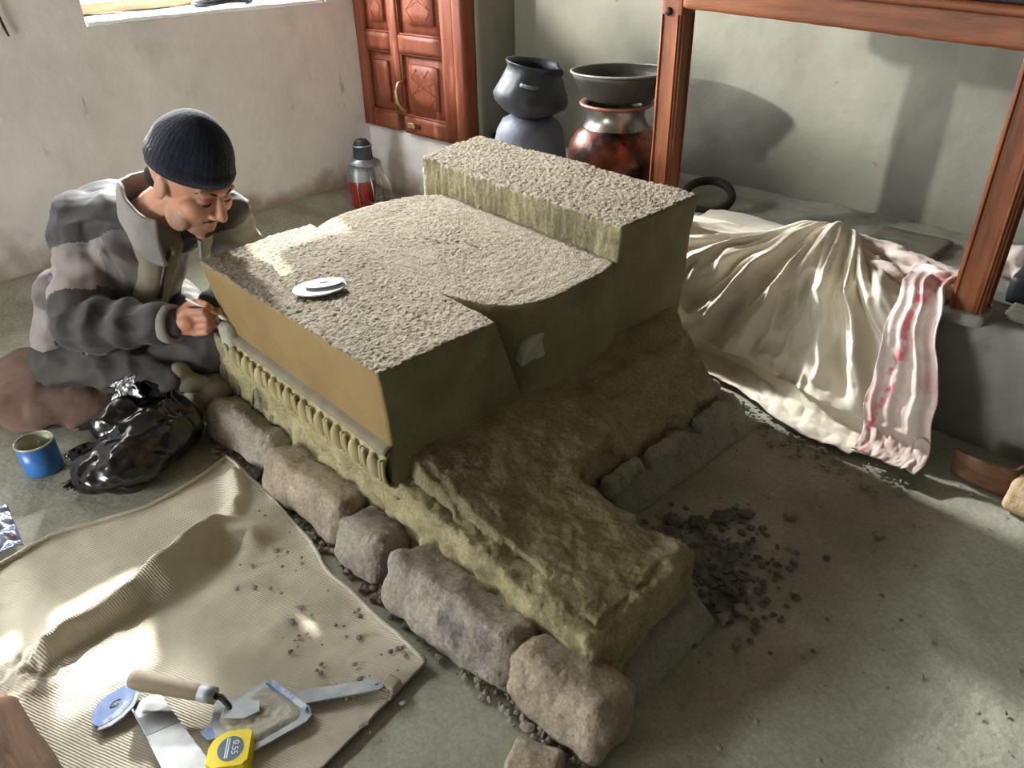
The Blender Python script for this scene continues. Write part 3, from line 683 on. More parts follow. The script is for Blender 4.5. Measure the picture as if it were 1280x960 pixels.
# ================================================================== pots behind the stove
def pot_disp(o, a, s, seed=0):
    displace(o.data, lambda c, n: a * fb((c[0] + seed, c[1], c[2]), s, 3))
LP = thing('upturned_pot', (2.26, 2.13, .325), 'ribbed grey pot standing upside down under the black pot', 'pot')
o = lathe('body', [(0, .206), (.07, .204), (.105, .185), (.128, .15), (.142, .09), (.147, .04), (.147, .012), (.15, .0), (.138, .0), (.135, .04), (.12, .14), (0, .19)], (2.26, 2.13, .328), M['pot_grey'], LP); pot_disp(o, .004, 14)
BP = thing('black_pot', (2.25, 2.125, .53), 'sooty black round pot with broken rim stacked on the upturned pot', 'pot')
axis = V((.10, -.12, 1)).normalized(); bc = V((2.25, 2.125, .528))
prof = [(0, 0), (.06, .003), (.105, .02), (.138, .05), (.146, .072), (.138, .095), (.122, .125), (.108, .155), (.103, .172), (.108, .184), (.113, .190), (.112, .196), (.104, .194), (.098, .176), (.108, .140), (.130, .085), (.12, .05), (.07, .018), (0, .012)]
bm = lathe_bm(prof, bc, 64, axis)
cut = [v for v in bm.verts if (v.co - bc).dot(axis) > .155 and -1.15 < math.atan2((v.co - bc).y, (v.co - bc).x) < -.35]
for v in cut: v.co -= axis * (.018 + .012 * ns(v.co, 40))
o = from_bm('body', bm, M['pot_black'], BP); pot_disp(o, .005, 13, 3)
for sgn in (0, 1):
    a = 3.95 + sgn * math.pi; d = V((math.cos(a), math.sin(a), 0)); t = V((-d.y, d.x, 0))
    pts = [bc + d * (.116 + .02 * math.sin(k / 8 * math.pi)) + t * lerp(-.032, .032, k / 8) + V((0, 0, .128 - .012 * (k / 8 - .5))) for k in range(9)]
    tube('lug_handle', pts, .007, M['pot_grey'], BP, 8)
CP = thing('copper_pot', (2.25, 1.70, .325), 'round bellied copper cooking pot blackened with soot, under a wide pan', 'pot')
cc = (2.25, 1.70, .326)
o = lathe('belly', [(0, 0), (.08, .004), (.13, .03), (.158, .075), (.168, .125), (.162, .17), (.14, .21), (.115, .228)], cc, M['copper'], CP); pot_disp(o, .003, 9)
o = lathe('neck', [(.118, .224), (.106, .242), (.100, .262), (.102, .285), (.106, .296)], cc, M['tinned'], CP)
lathe('rim', [(.104, .290), (.118, .294), (.128, .300), (.130, .306), (.126, .310), (.110, .306), (.100, .298)], cc, M['copper_rim'], CP, closed=True)
PN = thing('wide_pan', (2.25, 1.695, .632), 'wide shallow blackened iron pan resting on the copper pot', 'pan')
pc, pax = (2.25, 1.685, .637), V((.02, .02, 1)).normalized()
o = lathe('bowl', [(0, 0), (.08, .002), (.118, .012), (.142, .04), (.160, .075), (.172, .098), (.166, .099), (.152, .074), (.134, .042), (.11, .02), (.07, .010), (0, .008)], pc, M['pan'], PN, 64, pax); pot_disp(o, .0015, 10)
lathe('rim', [(.168, .095), (.175, .097), (.176, .102), (.170, .103), (.166, .099)], pc, M['pan_rim'], PN, 64, pax, True)
TR = lathe('black_tray', [(0, 0), (.07, 0), (.085, .03), (.09, .05), (.084, .05), (.078, .03), (.06, .01), (0, .01)], (2.46, 2.42, .322), M['black'])
tag(TR, 'low black tray on the platform behind the upturned pot', 'tray')
rg = lathe('black_ring', [(.064, .012), (.068, .004), (.078, 0), (.088, .004), (.092, .014), (.088, .026), (.078, .03), (.068, .026)], (2.30, 1.33, .352), M['rubber'], None, 48, (-.38, -.2, 1), True)
tag(rg, 'thick black ring propped behind the wooden post', 'ring')

# ================================================================== lantern by the wall
LN = thing('lantern', (2.10, 3.02, .0), 'red and grey storm lantern with black cap standing in the wall corner', 'lantern')
lathe('fount', [(0, .0), (.045, .0), (.052, .01), (.060, .07), (.066, .13), (.064, .14), (0, .14)], (2.075, 3.05, .005), M['red_glass'], LN, 32)
lathe('shoulder', [(.066, .0), (.064, .03), (.056, .06), (.05, .075), (0, .075)], (2.075, 3.05, .142), M['lantern_grey'], LN, 32)
lathe('collar', [(0, 0), (.07, .002), (.078, .008), (.076, .018), (.05, .03), (.045, .034), (0, .034)], (2.085, 3.03, .212), M['lantern_grey'], LN, 40, (.05, -.05, 1))
cp = lathe('cap', [(0, 0), (.044, 0), (.046, .01), (.043, .05), (.046, .055), (.046, .06), (.04, .062), (0, .062)], (2.085, 3.03, .24), M['lantern_dark'], LN, 32)
lathe('dome', [(.038, 0), (.036, .014), (.026, .026), (.012, .031), (0, .032)], (2.085, 3.03, .300), M['black'], cp, 32)
lathe('ring', [(.042, -.003), (.047, 0), (.042, .004), (.038, 0)], (2.085, 3.03, .301), M['steel'], cp, 32, closed=True)
for k, (x, y) in enumerate(((2.135, 2.975), (2.15, 2.93), (2.07, 2.96), (2.02, 3.01))):
    tube('wire_guard', [(2.085 + (x - 2.085) * .6, 3.03 + (y - 3.03) * .6, .225), (x, y, .12), (x + .004, y - .004, .012)], .003, M['steel'], LN, 6)
lathe('drip_tray', [(0, .0), (.05, 0), (.06, .012), (.062, .03), (.056, .03), (.05, .012), (0, .008)], (2.11, 2.935, .006), M['lantern_dark'], LN, 32)
lathe('guard_ring', [(.056, -.003), (.062, 0), (.056, .004), (.052, 0)], (2.10, 2.945, .055), M['lantern_grey'], LN, 32, closed=True)

# ================================================================== sheets draped over the platform
def path_pt(pts, t):
    L = [0]
    for a, b in zip(pts, pts[1:]): L.append(L[-1] + math.hypot(b[0] - a[0], b[1] - a[1]))
    s = t * L[-1]
    for i in range(len(pts) - 1):
        if s <= L[i + 1] or i == len(pts) - 2:
            k = (s - L[i]) / max(1e-6, L[i + 1] - L[i]); return lerp(pts[i][0], pts[i + 1][0], k), lerp(pts[i][1], pts[i + 1][1], k)
def sheet_fn(u, v):
    y = lerp(lerp(.458, .385, sst(.3, .8, v)), 1.272, u)
    foot = lerp(1.70, 1.80, sst(.60, .95, y)) if y > .5 else lerp(1.745, 1.70, sst(.38, .6, y))
    top = 2.24 + .06 * ns((y, 0, 0), 3)
    x, z = path_pt([(top, .340), (2.05, .346), (1.965, .340), (1.935, .315), (1.87, .17), (foot + .085, .03), (foot + .05, .012), (foot, .010)], v)
    lump = .088 * math.exp(-((x - 2.10) / .095) ** 2 - (abs(y - .80) / (.10 if y < .80 else .17)) ** 2.6)
    px, py = 2.10, .80
    s = v * .85                                   # distance down the cloth
    ang = math.atan2(y - .80, max(.05, s - .06))
    w1 = fb((ang * 2.3, s * .8, 1.0), 1.55, 2)
    fold = (1 - abs(w1) * 2.2)
    f2 = 1 - abs(fb((ang * 2.0 + 5, s * 1.6, 4.0), 3.4, 2)) * 2.2
    am = .034 * sst(.10, .35, s) * sst(.82, .62, s) + .006
    am *= lerp(.35, 1, sst(.50, .64, y))
    d = am * fold + am * .7 * f2 + .004 * fb((y, s, 0), 14, 3)
    if v > .82: d = .010 * abs(fb((y * 1.0, s * 1.0, 2), 12, 3)) + .005
    nz = lerp(.95, .35, sst(.25, .45, v)) if v < .82 else 1
    nx = -math.sqrt(max(0, 1 - nz * nz))
    return (x + nx * d, y + .012 * fb((s, y, 8), 5, 2), z + nz * d + lump)
SH = grid('dust_sheet', sheet_fn, 240, 150, M['sheet'], None, .003)
tag(SH, 'cream dust sheet draped in deep folds from the platform to the floor', 'sheet')
def pink_fn(u, v):
    y0, y1 = lerp(.458, .345, sst(.2, .9, v)), lerp(.575, .50, v)
    y = lerp(y0, y1, u) + .012 * fb((v * 4, 0, 3), 1.5, 2)
    x, z = path_pt([(2.15, .380), (2.02, .392), (1.935, .382), (1.895, .345), (1.822, .17), (1.775, .055), (1.745, .034), (1.705, .026)], v)
    w1 = 1 - abs(fb((u * 1.7 + .5 * v, v * .9, 6.0), 1.4, 2)) * 2.2
    d = .016 * w1 * sst(.06, .3, v) + .004 * fb((y, v, 1), 20, 3)
    if v > .85: d = .012 * abs(fb((u * 3, v * 6, 2), 1.5, 3)) + .004
    nz = lerp(.95, .35, sst(.25, .45, v)) if v < .85 else 1
    return (x - math.sqrt(max(0, 1 - nz * nz)) * d, y, z + nz * d)
PK = thing('pink_stained_cloth', (1.95, .45, .35), 'white cloth with pink stains bunched over the right end of the dust sheet', 'cloth')
grid('hanging_panel', pink_fn, 70, 130, M['pinkcloth'], PK, .003)
me = blob([('c', (2.12, .765, .395), .028, (2.14, .66, .375), .030), ('c', (2.14, .66, .375), .030, (2.09, .55, .368), .026), ('c', (2.09, .55, .368), .026, (2.02, .46, .372), .024), ('c', (2.17, .62, .36), .022, (2.12, .48, .36), .022), ('c', (2.09, .745, .375), .02, (2.03, .60, .365), .02)], .006, 3)
displace(me, lambda c, n: .010 * (1 - abs(fb((c[0] * 2.5, c[1] * .6, c[2] * 2.5), 13, 3)) * 2.4))
link('bunched_end', me, M['pinkcloth'], PK)
bd = box('flat_board', (2.28, .585, .322), (2.46, .80, .345), M['plank'], None, .008, (12, 16, 5), lambda p, n: .004 * fb(p, 14, 3))
tag(bd, 'dark flat slab lying on the platform behind the bunched cloth', 'board')

# things at the right end of the platform and floor
pl = from_bm('grey_plank', hexbm([(2.00, .10, .325), (2.075, .05, .325), (2.115, .33, .325), (2.05, .335, .325), (2.00, .10, .352), (2.075, .05, .352), (2.115, .33, .348), (2.05, .335, .348)], (8, 26, 5), .006, lambda p, n: .005 * fb((p.x * 3, p.y * .7, p.z), 12, 3)), M['plank'])
tag(pl, 'split grey plank lying on the platform right of the post', 'plank')
bk = box('black_box', (2.13, .10, .33), (2.26, .36, .405), M['black'], None, .012, (8, 14, 6), lambda p, n: .004 * fb(p, 10, 3))
tag(bk, 'black box on the platform behind the grey plank', 'box')
me = blob([('e', (2.33, .40, .37), (.05, .045, .045)), ('e', (2.36, .45, .355), (.04, .04, .03)), ('e', (2.30, .36, .35), (.035, .03, .025))], .006, 2)
displace(me, lambda c, n: .012 * fb(c, 16, 3)); rgx = link('crumpled_rag', me, M['pinkcloth']); tag(rgx, 'crumpled pale rag on the platform behind the right post', 'rag')
def hoop_fn(u, v):
    t = lerp(-.55, .75, u)                    # bent strip standing on its edge
    x = 1.782 + .16 * (math.cosh(t * 1.3) - 1) + .12 * (u if u > .5 else .5 * u)
    y = lerp(.292, .02, u)
    return (x + .02 * (v - .5) + .0 * u, y + .01 * v, lerp(.006, .062 + .016 * u, v))
HP = grid('bent_wood_strip', hoop_fn, 40, 8, M['bent_wood'], None, .010); tag(HP, 'curved brown wooden strip standing on edge on the floor', 'wood strip')
lg = from_bm('split_log', hexbm([(1.72, .05, .004), (1.80, .04, .004), (1.84, .16, .004), (1.745, .175, .004), (1.73, .05, .085), (1.80, .045, .085), (1.835, .155, .075), (1.755, .165, .07)], (10, 22, 10), .02, lambda p, n: .006 * fb(p, 18, 3)), M['log'])
tag(lg, 'short split pale log on the floor inside the curved strip', 'log')
tm = from_bm('timber_baulk', hexbm([(-.20, .60, .003), (.018, .60, .003), (.006, 1.30, .003), (-.20, 1.34, .003), (-.19, .60, .10), (.012, .60, .085), (-.010, 1.235, .08), (-.19, 1.26, .10)], (18, 60, 14), .042, lambda p, n: .018 * fb((p.x * 3, p.y * .5, p.z * 3), 6, 4)), M['timber'])
tag(tm, 'thick weathered brown timber lying along the edge of the sacking', 'timber')

# ================================================================== jute sacking on the floor
def seg_d(x, y, pl):
    best = (9, 0)
    tot = sum(math.dist(a, b) for a, b in zip(pl, pl[1:])); acc = 0
    for a, b in zip(pl, pl[1:]):
        dx, dy = b[0] - a[0], b[1] - a[1]; L = math.hypot(dx, dy)
        t = min(1, max(0, ((x - a[0]) * dx + (y - a[1]) * dy) / L / L))
        ex, ey = x - a[0] - t * dx, y - a[1] - t * dy; d = math.hypot(ex, ey)
        if d < abs(best[0]): best = (math.copysign(d, dx * ey - dy * ex), (acc + t * L) / tot)
        acc += L
    return best
R1 = [(.02, 1.31), (.12, 1.345), (.245, 1.355), (.34, 1.375), (.45, 1.405), (.535, 1.445)]
R2 = [(.25, 1.335), (.36, 1.345), (.46, 1.37), (.50, 1.335), (.48, 1.26)]
R3 = [(.50, 1.43), (.55, 1.48), (.58, 1.55), (.595, 1.61)]
def sack_fn(u, v):
    xl, xr = lerp(-.15, .04, v), lerp(.555, .615, sst(0, 1, v)) + .012 * fb((v * 3, 0, 9), 1.5, 2)
    yb, yt = .70 + .10 * u, 1.655 + .03 * math.sin(u * 7)
    x, y = lerp(xl, xr, u), lerp(yb, yt, v)
    z = .009 + .005 * fb((x, y, 0), 4, 3) + .0015 * fb((x, y, 2), 30, 2)
    for pl, h, wd in ((R1, .052, .032), (R2, .036, .040), (R3, .034, .026)):
        d, t = seg_d(x, y, pl)
        hh = h * (1 + .25 * ns((t * 5, h, 0), 1)) * sst(0, .2, t) * sst(1.0, .80, t)
        z += hh * math.exp(-(d / (wd * (.85 + .2 * math.tanh(d / .02)))) ** 2)
    z += .02 * math.exp(-((x - .04) ** 2 + (y - 1.32) ** 2) / .003) * (.6 + fb((x, y, 0), 25, 3))
    e = min(u, 1 - u, 1 - v)
    z += .006 * sst(.03, .0, e) * (.4 + ns((x, y, 0), 8))
    return (x, y, z)
SK = thing('jute_sacking', (.25, 1.2, .0), 'rumpled jute sacking spread on the floor under the tools', 'sacking')
grid('sack_cloth', sack_fn, 190, 250, M['jute'], SK, .003)
hem = []
for k in range(60):
    p = sack_fn(1.0, k / 59); hem.append((p[0] - .004, p[1], p[2] + .004))
tube('hem', hem, .0045, M['jute'], SK, 8)
hem = [sack_fn(k / 40, 1.0) for k in range(41)]
tube('hem', [(p[0], p[1] - .004, p[2] + .004) for p in hem], .005, M['jute'], SK, 8)
def s_z(x, y): return .012

# ================================================================== tools on the sacking
def xf(bm, c, rz=0, tilt=None):
    R = Matrix.Rotation(rz, 3, 'Z')
    if tilt: R = R @ Matrix.Rotation(tilt[1], 3, tilt[0])
    for v in bm.verts: v.co = R @ v.co + V(c)
    return bm
# pointing trowel with wooden handle
TW = thing('pointing_trowel', (.21, 1.04, .016), 'small pointing trowel with dusty wooden handle lying across the other tools', 'trowel')
a, b = V((.148, 1.118, .062)), V((.226, 1.003, .050)); d = (b - a)
tube('handle', [a + d * t for t in (0, .02, .1, .5, .9, 1)], [.010, .0155, .0175, .0165, .0145, .0135], M['handle'], TW, 16)
tube('ferrule', [b - d * .06, b + d * .14], .0148, M['steel_dusty'], TW, 16)
tube('tang', [b + d * .1, b + d * .22, b + V((.020, -.042, -.012)), b + V((.018, -.058, -.024)), b + V((.026, -.064, -.022))], [.006, .0055, .005, .005, .006], M['lantern_dark'], TW, 10)
bl = plate_bm([(.238, .962), (.228, .945), (.252, .920), (.278, .913), (.288, .930), (.268, .962), (.250, .973)], .0335, .0365)
from_bm('blade', bl, M['steel_dusty'], TW, False)
# broad scraper caked with mortar
SP = thing('broad_scraper', (.29, .91, .014), 'broad metal scraper caked with grey mortar and with a flat strip handle', 'scraper')
poly = [(.232, .990), (.262, .975), (.318, .972), (.330, .962), (.347, .868), (.340, .850), (.326, .846), (.236, .862), (.205, .935), (.212, .965)]
from_bm('blade', plate_bm(poly, .020, .0235), M['steel_dusty'], SP, False)
cx, cy = .272, .918
bm = bmesh.new(); rows = []
inner = [(cx + (x - cx) * .86, cy + (y - cy) * .86) for x, y in poly]
for k in range(12):
    s = 1 - k / 12
    rows.append([bm.verts.new((cx + (x - cx) * s, cy + (y - cy) * s, .0225 + (.0045 + .004 * abs(fb((cx + (x - cx) * s, cy + (y - cy) * s, 0), 60, 2))) * sst(0, .25, 1 - s))) for x, y in [(lerp(inner[i][0], inner[(i + 1) % 10][0], j / 6), lerp(inner[i][1], inner[(i + 1) % 10][1], j / 6)) for i in range(10) for j in range(6)]])
for p, q in zip(rows, rows[1:]):
    for i in range(60): bm.faces.new([p[i], p[(i + 1) % 60], q[(i + 1) % 60], q[i]])
bm.faces.new(rows[-1]); from_bm('mortar_cake', bm, M['clay_wet'], SP)
strip = plate_bm([(.318, .962), (.330, .958), (.343, .866), (.336, .862)], .0225, .031); from_bm('rib', strip, M['blue_paint'], SP, False)
hy = [(.352, .909), (.337, .884), (.451, .808), (.461, .806), (.468, .816), (.465, .827)]
def ring_pts(outer, c, r):
    out = []
    for x, y in outer:
        t = math.atan2(y - c[1], x - c[0]); out.append((c[0] + r * math.cos(t), c[1] + r * math.sin(t)))
    return out
dense = [(lerp(hy[i][0], hy[(i + 1) % 6][0], j / 5), lerp(hy[i][1], hy[(i + 1) % 6][1], j / 5)) for i in range(6) for j in range(5)]
from_bm('strip_handle', ring_plate_bm(dense, ring_pts(dense, (.456, .817), .0035), .019, .0225), M['steel_dusty'], SP, False)
from_bm('blue_corner', plate_bm([(.190, .960), (.212, .966), (.206, .930), (.192, .938)], .018, .0215), M['blue_paint'], SP, False)
# long steel plate
PT = thing('steel_plate_tool', (.16, 1.0, .012), 'long narrow bright steel plate with a folded side edge', 'steel plate')
c4 = [(.133, 1.098), (.178, 1.083), (.205, .780), (.135, .800)]
c4 = [(.128, 1.105), (.176, 1.090), (.176, .870), (.112, .900)]
from_bm('plate', plate_bm(c4, .018, .022), M['steel'], PT, False)
from_bm('side_edge', plate_bm([(.128, 1.105), (.131, 1.104), (.115, .899), (.112, .900)], .010, .026), M['steel_dusty'], PT, False)
from_bm('grey_band', plate_bm([(.1255, 1.065), (.176, 1.050), (.176, 1.005), (.1215, 1.022)], .0222, .0226), M['lantern_grey'], PT, False)  # darker grey band laid across the upper plate
# blue painted scraper with a hole
BS = thing('blue_hand_scraper', (.10, 1.12, .012), 'small blue painted hand scraper with an oval hole and curved edge', 'scraper')
out = [(.068, 1.118), (.078, 1.142), (.092, 1.150), (.108, 1.152), (.122, 1.150), (.138, 1.146), (.150, 1.132), (.146, 1.116), (.132, 1.100), (.112, 1.094), (.092, 1.095), (.074, 1.102)]
inn = [(.112 + .011 * math.cos(t), 1.122 + .007 * math.sin(t)) for t in [math.atan2(y - 1.122, x - .112) for x, y in out]]
bm = ring_plate_bm(out, inn, 0, .003)
for v in bm.verts: v.co.z += .016 + (v.co.x - .068) * .14 + (v.co.y - 1.094) * -.05
from_bm('blade', bm, M['blue_paint'], BS, False)
bm = plate_bm([(.074, 1.102), (.092, 1.095), (.112, 1.094), (.132, 1.100), (.146, 1.116), (.150, 1.108), (.134, 1.091), (.112, 1.085), (.090, 1.086), (.070, 1.096)], 0, .0028)
for v in bm.verts: v.co.z += .0155 + (v.co.x - .068) * .14 + (v.co.y - 1.094) * -.05
from_bm('bare_edge', bm, M['steel_dusty'], BS, False)
# tape measure
TM = thing('tape_measure', (.203, .887, .014), 'yellow tape measure with a grey-blue oval label beside the scraper', 'tape measure')
tc0, tr = V((.205, .880, 0)), math.radians(-38)
def rr_poly(hx, hy, r, cut):
    pts = []
    for sx, sy, rad in ((1, 1, r * .25), (-1, 1, r * 1.5), (-1, -1, r * .5), (1, -1, r * .4)):
        for k in range(7):
            t = math.atan2(sy, sx) - math.pi / 4 + k / 6 * math.pi / 2
            pts.append((sx * (hx - rad) + rad * math.cos(t), sy * (hy - rad) + rad * math.sin(t)))
    return pts
def tpl(poly, z0, z1): return xf(plate_bm(poly, z0, z1), tc0, tr)
bm = tpl(rr_poly(.033, .032, .018, 0), .014, .046); bmesh.ops.bevel(bm, geom=[e for e in bm.edges if abs(e.verts[0].co.z - e.verts[1].co.z) < 1e-5], offset=.003, segments=2, affect='EDGES')
from_bm('case', bm, M['yellow'], TM, False)
oval = [(.003 + .021 * math.cos(2 * math.pi * k / 28), -.001 + .022 * math.sin(2 * math.pi * k / 28)) for k in range(28)]
lb = from_bm('label', tpl(oval, .0458, .0466), M['tape_label'], TM, False)
for k, x in enumerate((-.004, -.0005)): from_bm('label_line', tpl([(x - .001, -.018), (x + .001, -.018), (x + .001, .018), (x - .001, .018)], .0465, .0468), M['white'], lb, False)
def text_mesh(name, s, size, c, rz, m, par, z):
    cu = bpy.data.curves.new('t', 'FONT'); cu.body = s; cu.size = size; cu.align_x = 'CENTER'; cu.align_y = 'CENTER'; cu.extrude = .0002
    o = bpy.data.objects.new('t', cu); COL.objects.link(o)
    me = bpy.data.meshes.new_from_object(o.evaluated_get(bpy.context.evaluated_depsgraph_get())); bpy.data.objects.remove(o)
    R = Matrix.Rotation(tr, 3, 'Z') @ Matrix.Rotation(rz, 3, 'Z')
    for v in me.vertices: v.co = R @ v.co + (Matrix.Rotation(tr, 3, 'Z') @ V((c[0], c[1], 0))) + V((tc0.x, tc0.y, z))
    return link(name, me, m, par, False)
text_mesh('printed_length', '0.55', .015, (.010, 0, 0), -math.pi / 2, M['white'], lb, .0467)
box('blade_hook', (.232, .890, .016), (.238, .902, .030), M['lantern_dark'], TM, .001)

# ================================================================== discs on the stove top
def disc(name, c, rx, ry, rz, z, m, label, slot):
    n = 48
    o = [(rx * math.cos(2 * math.pi * k / n), ry * math.sin(2 * math.pi * k / n)) for k in range(n)]
    i = [(slot[0] * math.cos(2 * math.pi * k / n), slot[1] * math.sin(2 * math.pi * k / n)) for k in range(n)] if slot else None
    bm = ring_plate_bm(o, i, 0, .003) if i else plate_bm(o, 0, .004)
    xf(bm, (c[0], c[1], z), rz, ('X', math.radians(3)))
    return tag(from_bm(name, bm, m, None, False), label, 'disc')
disc('white_disc', (.838, 1.452), .060, .038, math.radians(-26), .478, M['white_plastic'], 'white oval plastic smoothing disc lying on the coarse stove top', None)
disc('slotted_disc', (.851, 1.452), .045, .022, math.radians(-26), .4855, M['bluegrey_plastic'], 'blue-grey oval disc with a slot resting on the white disc', (.010, .004))

# ================================================================== tin, foil, cushion, bin bag
TN = thing('paint_tin', (.272, 1.985, 0), 'open blue printed tin standing on the floor beside the brown cushion', 'tin')
lathe('body', [(.0, 0), (.043, .0), (.045, .003), (.045, .082), (.0435, .082), (.0435, .006), (0, .006)], (.272, 1.985, .004), M['tin_blue'], TN, 40)
lathe('lining', [(.0432, .008), (.0432, .083), (.0428, .083), (.0425, .008)], (.272, 1.985, .004), M['tin'], TN, 40, closed=True)
lathe('rim', [(.0435, .081), (.0465, .082), (.0465, .086), (.0435, .0865)], (.272, 1.985, .004), M['tin'], TN, 40, closed=True)
lathe('contents', [(.0424, .02), (0, .022)], (.272, 1.985, .004), M['tin'], TN, 40)
tube('stirring_stick', [(.262, 2.0, .03), (.285, 1.985, .085)], .0025, M['log'], TN, 6)
def foil_fn(u, v):
    x, y = lerp(.06, .135, u) + .02 * v, lerp(1.69, 1.87, v)
    return (x, y, .012 + .02 * abs(fb((x, y, 0), 18, 3)) + .03 * (1 - u) * .5)
fo = grid('foil_sheet', foil_fn, 24, 40, M['foil'], None, .0015); tag(fo, 'crumpled blue-grey foil wrapper on the floor beyond the sacking', 'foil')
me = blob([('e', (.40, 2.36, .045), (.15, .27, .05)), ('e', (.47, 2.22, .05), (.13, .16, .055)), ('e', (.60, 2.40, .045), (.22, .24, .05)), ('e', (.33, 2.30, .035), (.09, .19, .04)), ('e', (.44, 2.10, .03), (.09, .06, .03))], .009, 4)
displace(me, lambda c, n: .014 * fb(c, 6, 4) - .010 * max(0, .25 - abs(fb((c[0] + 2, c[1], c[2]), 5, 2))) * 2)
for v in me.vertices: v.co.z = max(.004, v.co.z)
cu = link('floor_cushion', me, M['brown_fabric']); tag(cu, 'sagging brown cloth cushion that the kneeling man sits on', 'cushion')
BG = thing('bin_bag', (.45, 1.82, 0), 'crumpled shiny black bin bag slumped in front of the man', 'bag')
me = blob([('e', (.405, 1.775, .060), (.115, .105, .062)), ('e', (.50, 1.81, .075), (.125, .095, .078)), ('e', (.575, 1.835, .072), (.065, .075, .075)), ('e', (.46, 1.86, .10), (.085, .06, .075)), ('e', (.335, 1.79, .035), (.045, .06, .036)), ('c', (.49, 1.86, .13), .035, (.50, 1.885, .175), .018)], .0055, 2)
def crumple(c, n):
    a = 1 - abs(fb(c, 8, 2)) * 2; b = 1 - abs(fb((c[0] + 5, c[1], c[2]), 19, 2)) * 2
    return .014 * a + .005 * b - .010
displace(me, crumple)
for v in me.vertices: v.co.z = max(.005, v.co.z)
link('bag_body', me, M['bag'], BG)
for k, (c, dx, dy, dz) in enumerate((((.475, 1.865, .155), (.05, -.045, .02), (.015, .02, .055), 0), ((.42, 1.855, .115), (.05, -.03, .02), (-.03, .02, .03), 0), ((.36, 1.84, .075), (.06, -.02, .02), (-.03, .03, .015), 0), ((.325, 1.815, .02), (.0, -.05, .0), (-.045, .0, .015), 0), ((.53, 1.86, .14), (.05, -.03, .0), (.0, .02, .045), 0))):
    def fl(u, v, c=c, dx=dx, dy=dy, k=k):
        w = 1 - .45 * v
        p = V(c) + V(dx) * (u - .5) * w * 1.5 + V(dy) * v * 1.1
        e = .018 * fb((u * 2 + k * 3, v * 1.6, k), 1.6, 3) * (.3 + v)
        return p + V((e, -e * .6, e * .5))
    grid('loose_flap', fl, 16, 14, M['bag'], BG, .001)

# ================================================================== loose clods, flakes and pebbles
def lump_mesh(bm, c, r, flat, rnd):
    res = bmesh.ops.create_icosphere(bm, subdivisions=1, radius=1)
    ang = rnd.random() * 6.28; ca, sa = math.cos(ang), math.sin(ang); e = rnd.uniform(.6, 1.3)
    for v in res['verts']:
        q = v.co * rnd.uniform(.75, 1.2); x, y = q.x * e, q.y
        v.co = V((c[0] + r * (ca * x - sa * y), c[1] + r * (sa * x + ca * y), c[2] + r * flat * q.z))
rnd = random.Random(3)
clods = [((1.235, .640), .030, .35), ((1.29, .612), .036, .25), ((1.20, .69), .024, .5), ((1.33, .58), .022, .45), ((1.15, .665), .026, .45), ((1.10, .48), .020, .5), ((1.03, .455), .022, .45), ((1.07, .44), .016, .6), ((1.47, .33), .018, .5), ((1.395, .50), .02, .4), ((.99, .40), .015, .6), ((1.70, .90), .026, .7), ((1.735, .865), .022, .7), ((1.76, .935), .03, .6)]
for k, (c, r, fl) in enumerate(clods):
    bm = bmesh.new(); lump_mesh(bm, (c[0], c[1], r * fl * .7), r, fl, rnd)
    bmesh.ops.subdivide_edges(bm, edges=bm.edges, cuts=1, use_grid_fill=True, smooth=.3)
    for v in bm.verts: v.co += V((ns(v.co, 60), ns(v.co + V((3, 0, 0)), 60), ns(v.co + V((0, 3, 0)), 60))) * r * .18
    o = from_bm('clay_clod', bm, M['slate'] if k < 6 else M['clod'], None, False)
    tag(o, 'dark flat flake of debris on the floor by the broken stove footing' if k < 6 else ('small dry clod at the back corner of the stove footing' if k > 10 else 'small dry clod lying on the bare floor right of the stove'), 'clod', 'dark flakes by the footing' if k < 6 else ('clods behind the footing' if k > 10 else 'clods on the bare floor'))
def scatter(name, n, fn, m, label, cat):
    bm = bmesh.new()
    for _ in range(n):
        c, r, fl = fn(); lump_mesh(bm, (c[0], c[1], r * fl * .6), r, fl, rnd)
    o = from_bm(name, bm, m, None, False); tag(o, label, cat, kind='stuff')
def f_row():
    y = rnd.uniform(.45, 1.75); x = lerp(.575, .63, rnd.random()) + .02 * (y - .6)
    return (x, y), rnd.uniform(.004, .011), .75
scatter('gravel', 420, f_row, M['clod'], 'loose gravel in the gap between the sacking and the stones', 'gravel')
def f_floor():
    return (rnd.uniform(.7, 2.0), rnd.uniform(-.6, .75)), rnd.choice((.002, .003, .004, .006)), .5
scatter('floor_crumbs', 260, f_floor, M['clod'], 'fine dry crumbs scattered over the bare earth floor', 'crumbs')
def f_ash():
    a = rnd.gauss(1.14, .09), rnd.gauss(.54, .085)
    return a, rnd.uniform(.003, .010), .4
scatter('ash_rubble', 330, f_ash, M['slate'], 'dark ash rubble heaped on the floor beside the stove base', 'rubble')
def f_cl():
    y = rnd.uniform(.35, .85); return (1.66 + .12 * sst(.6, .9, y) + rnd.uniform(-.06, .04), y), rnd.uniform(.003, .009), .6
scatter('sheet_rubble', 110, f_cl, M['skirt'], 'plaster crumbs along the lower hem of the dust sheet', 'crumbs')
def f_sk():
    return (rnd.uniform(.38, .57), rnd.uniform(.75, 1.45)), rnd.uniform(.002, .007), .6
bm = bmesh.new()
for _ in range(75):
    c, r, fl = f_sk(); lump_mesh(bm, (c[0], c[1], .012 + r * .4), r, fl, rnd)
o = from_bm('sacking_crumbs', bm, M['clod'], None, False); tag(o, 'clay crumbs fallen on the sacking', 'crumbs', kind='stuff')

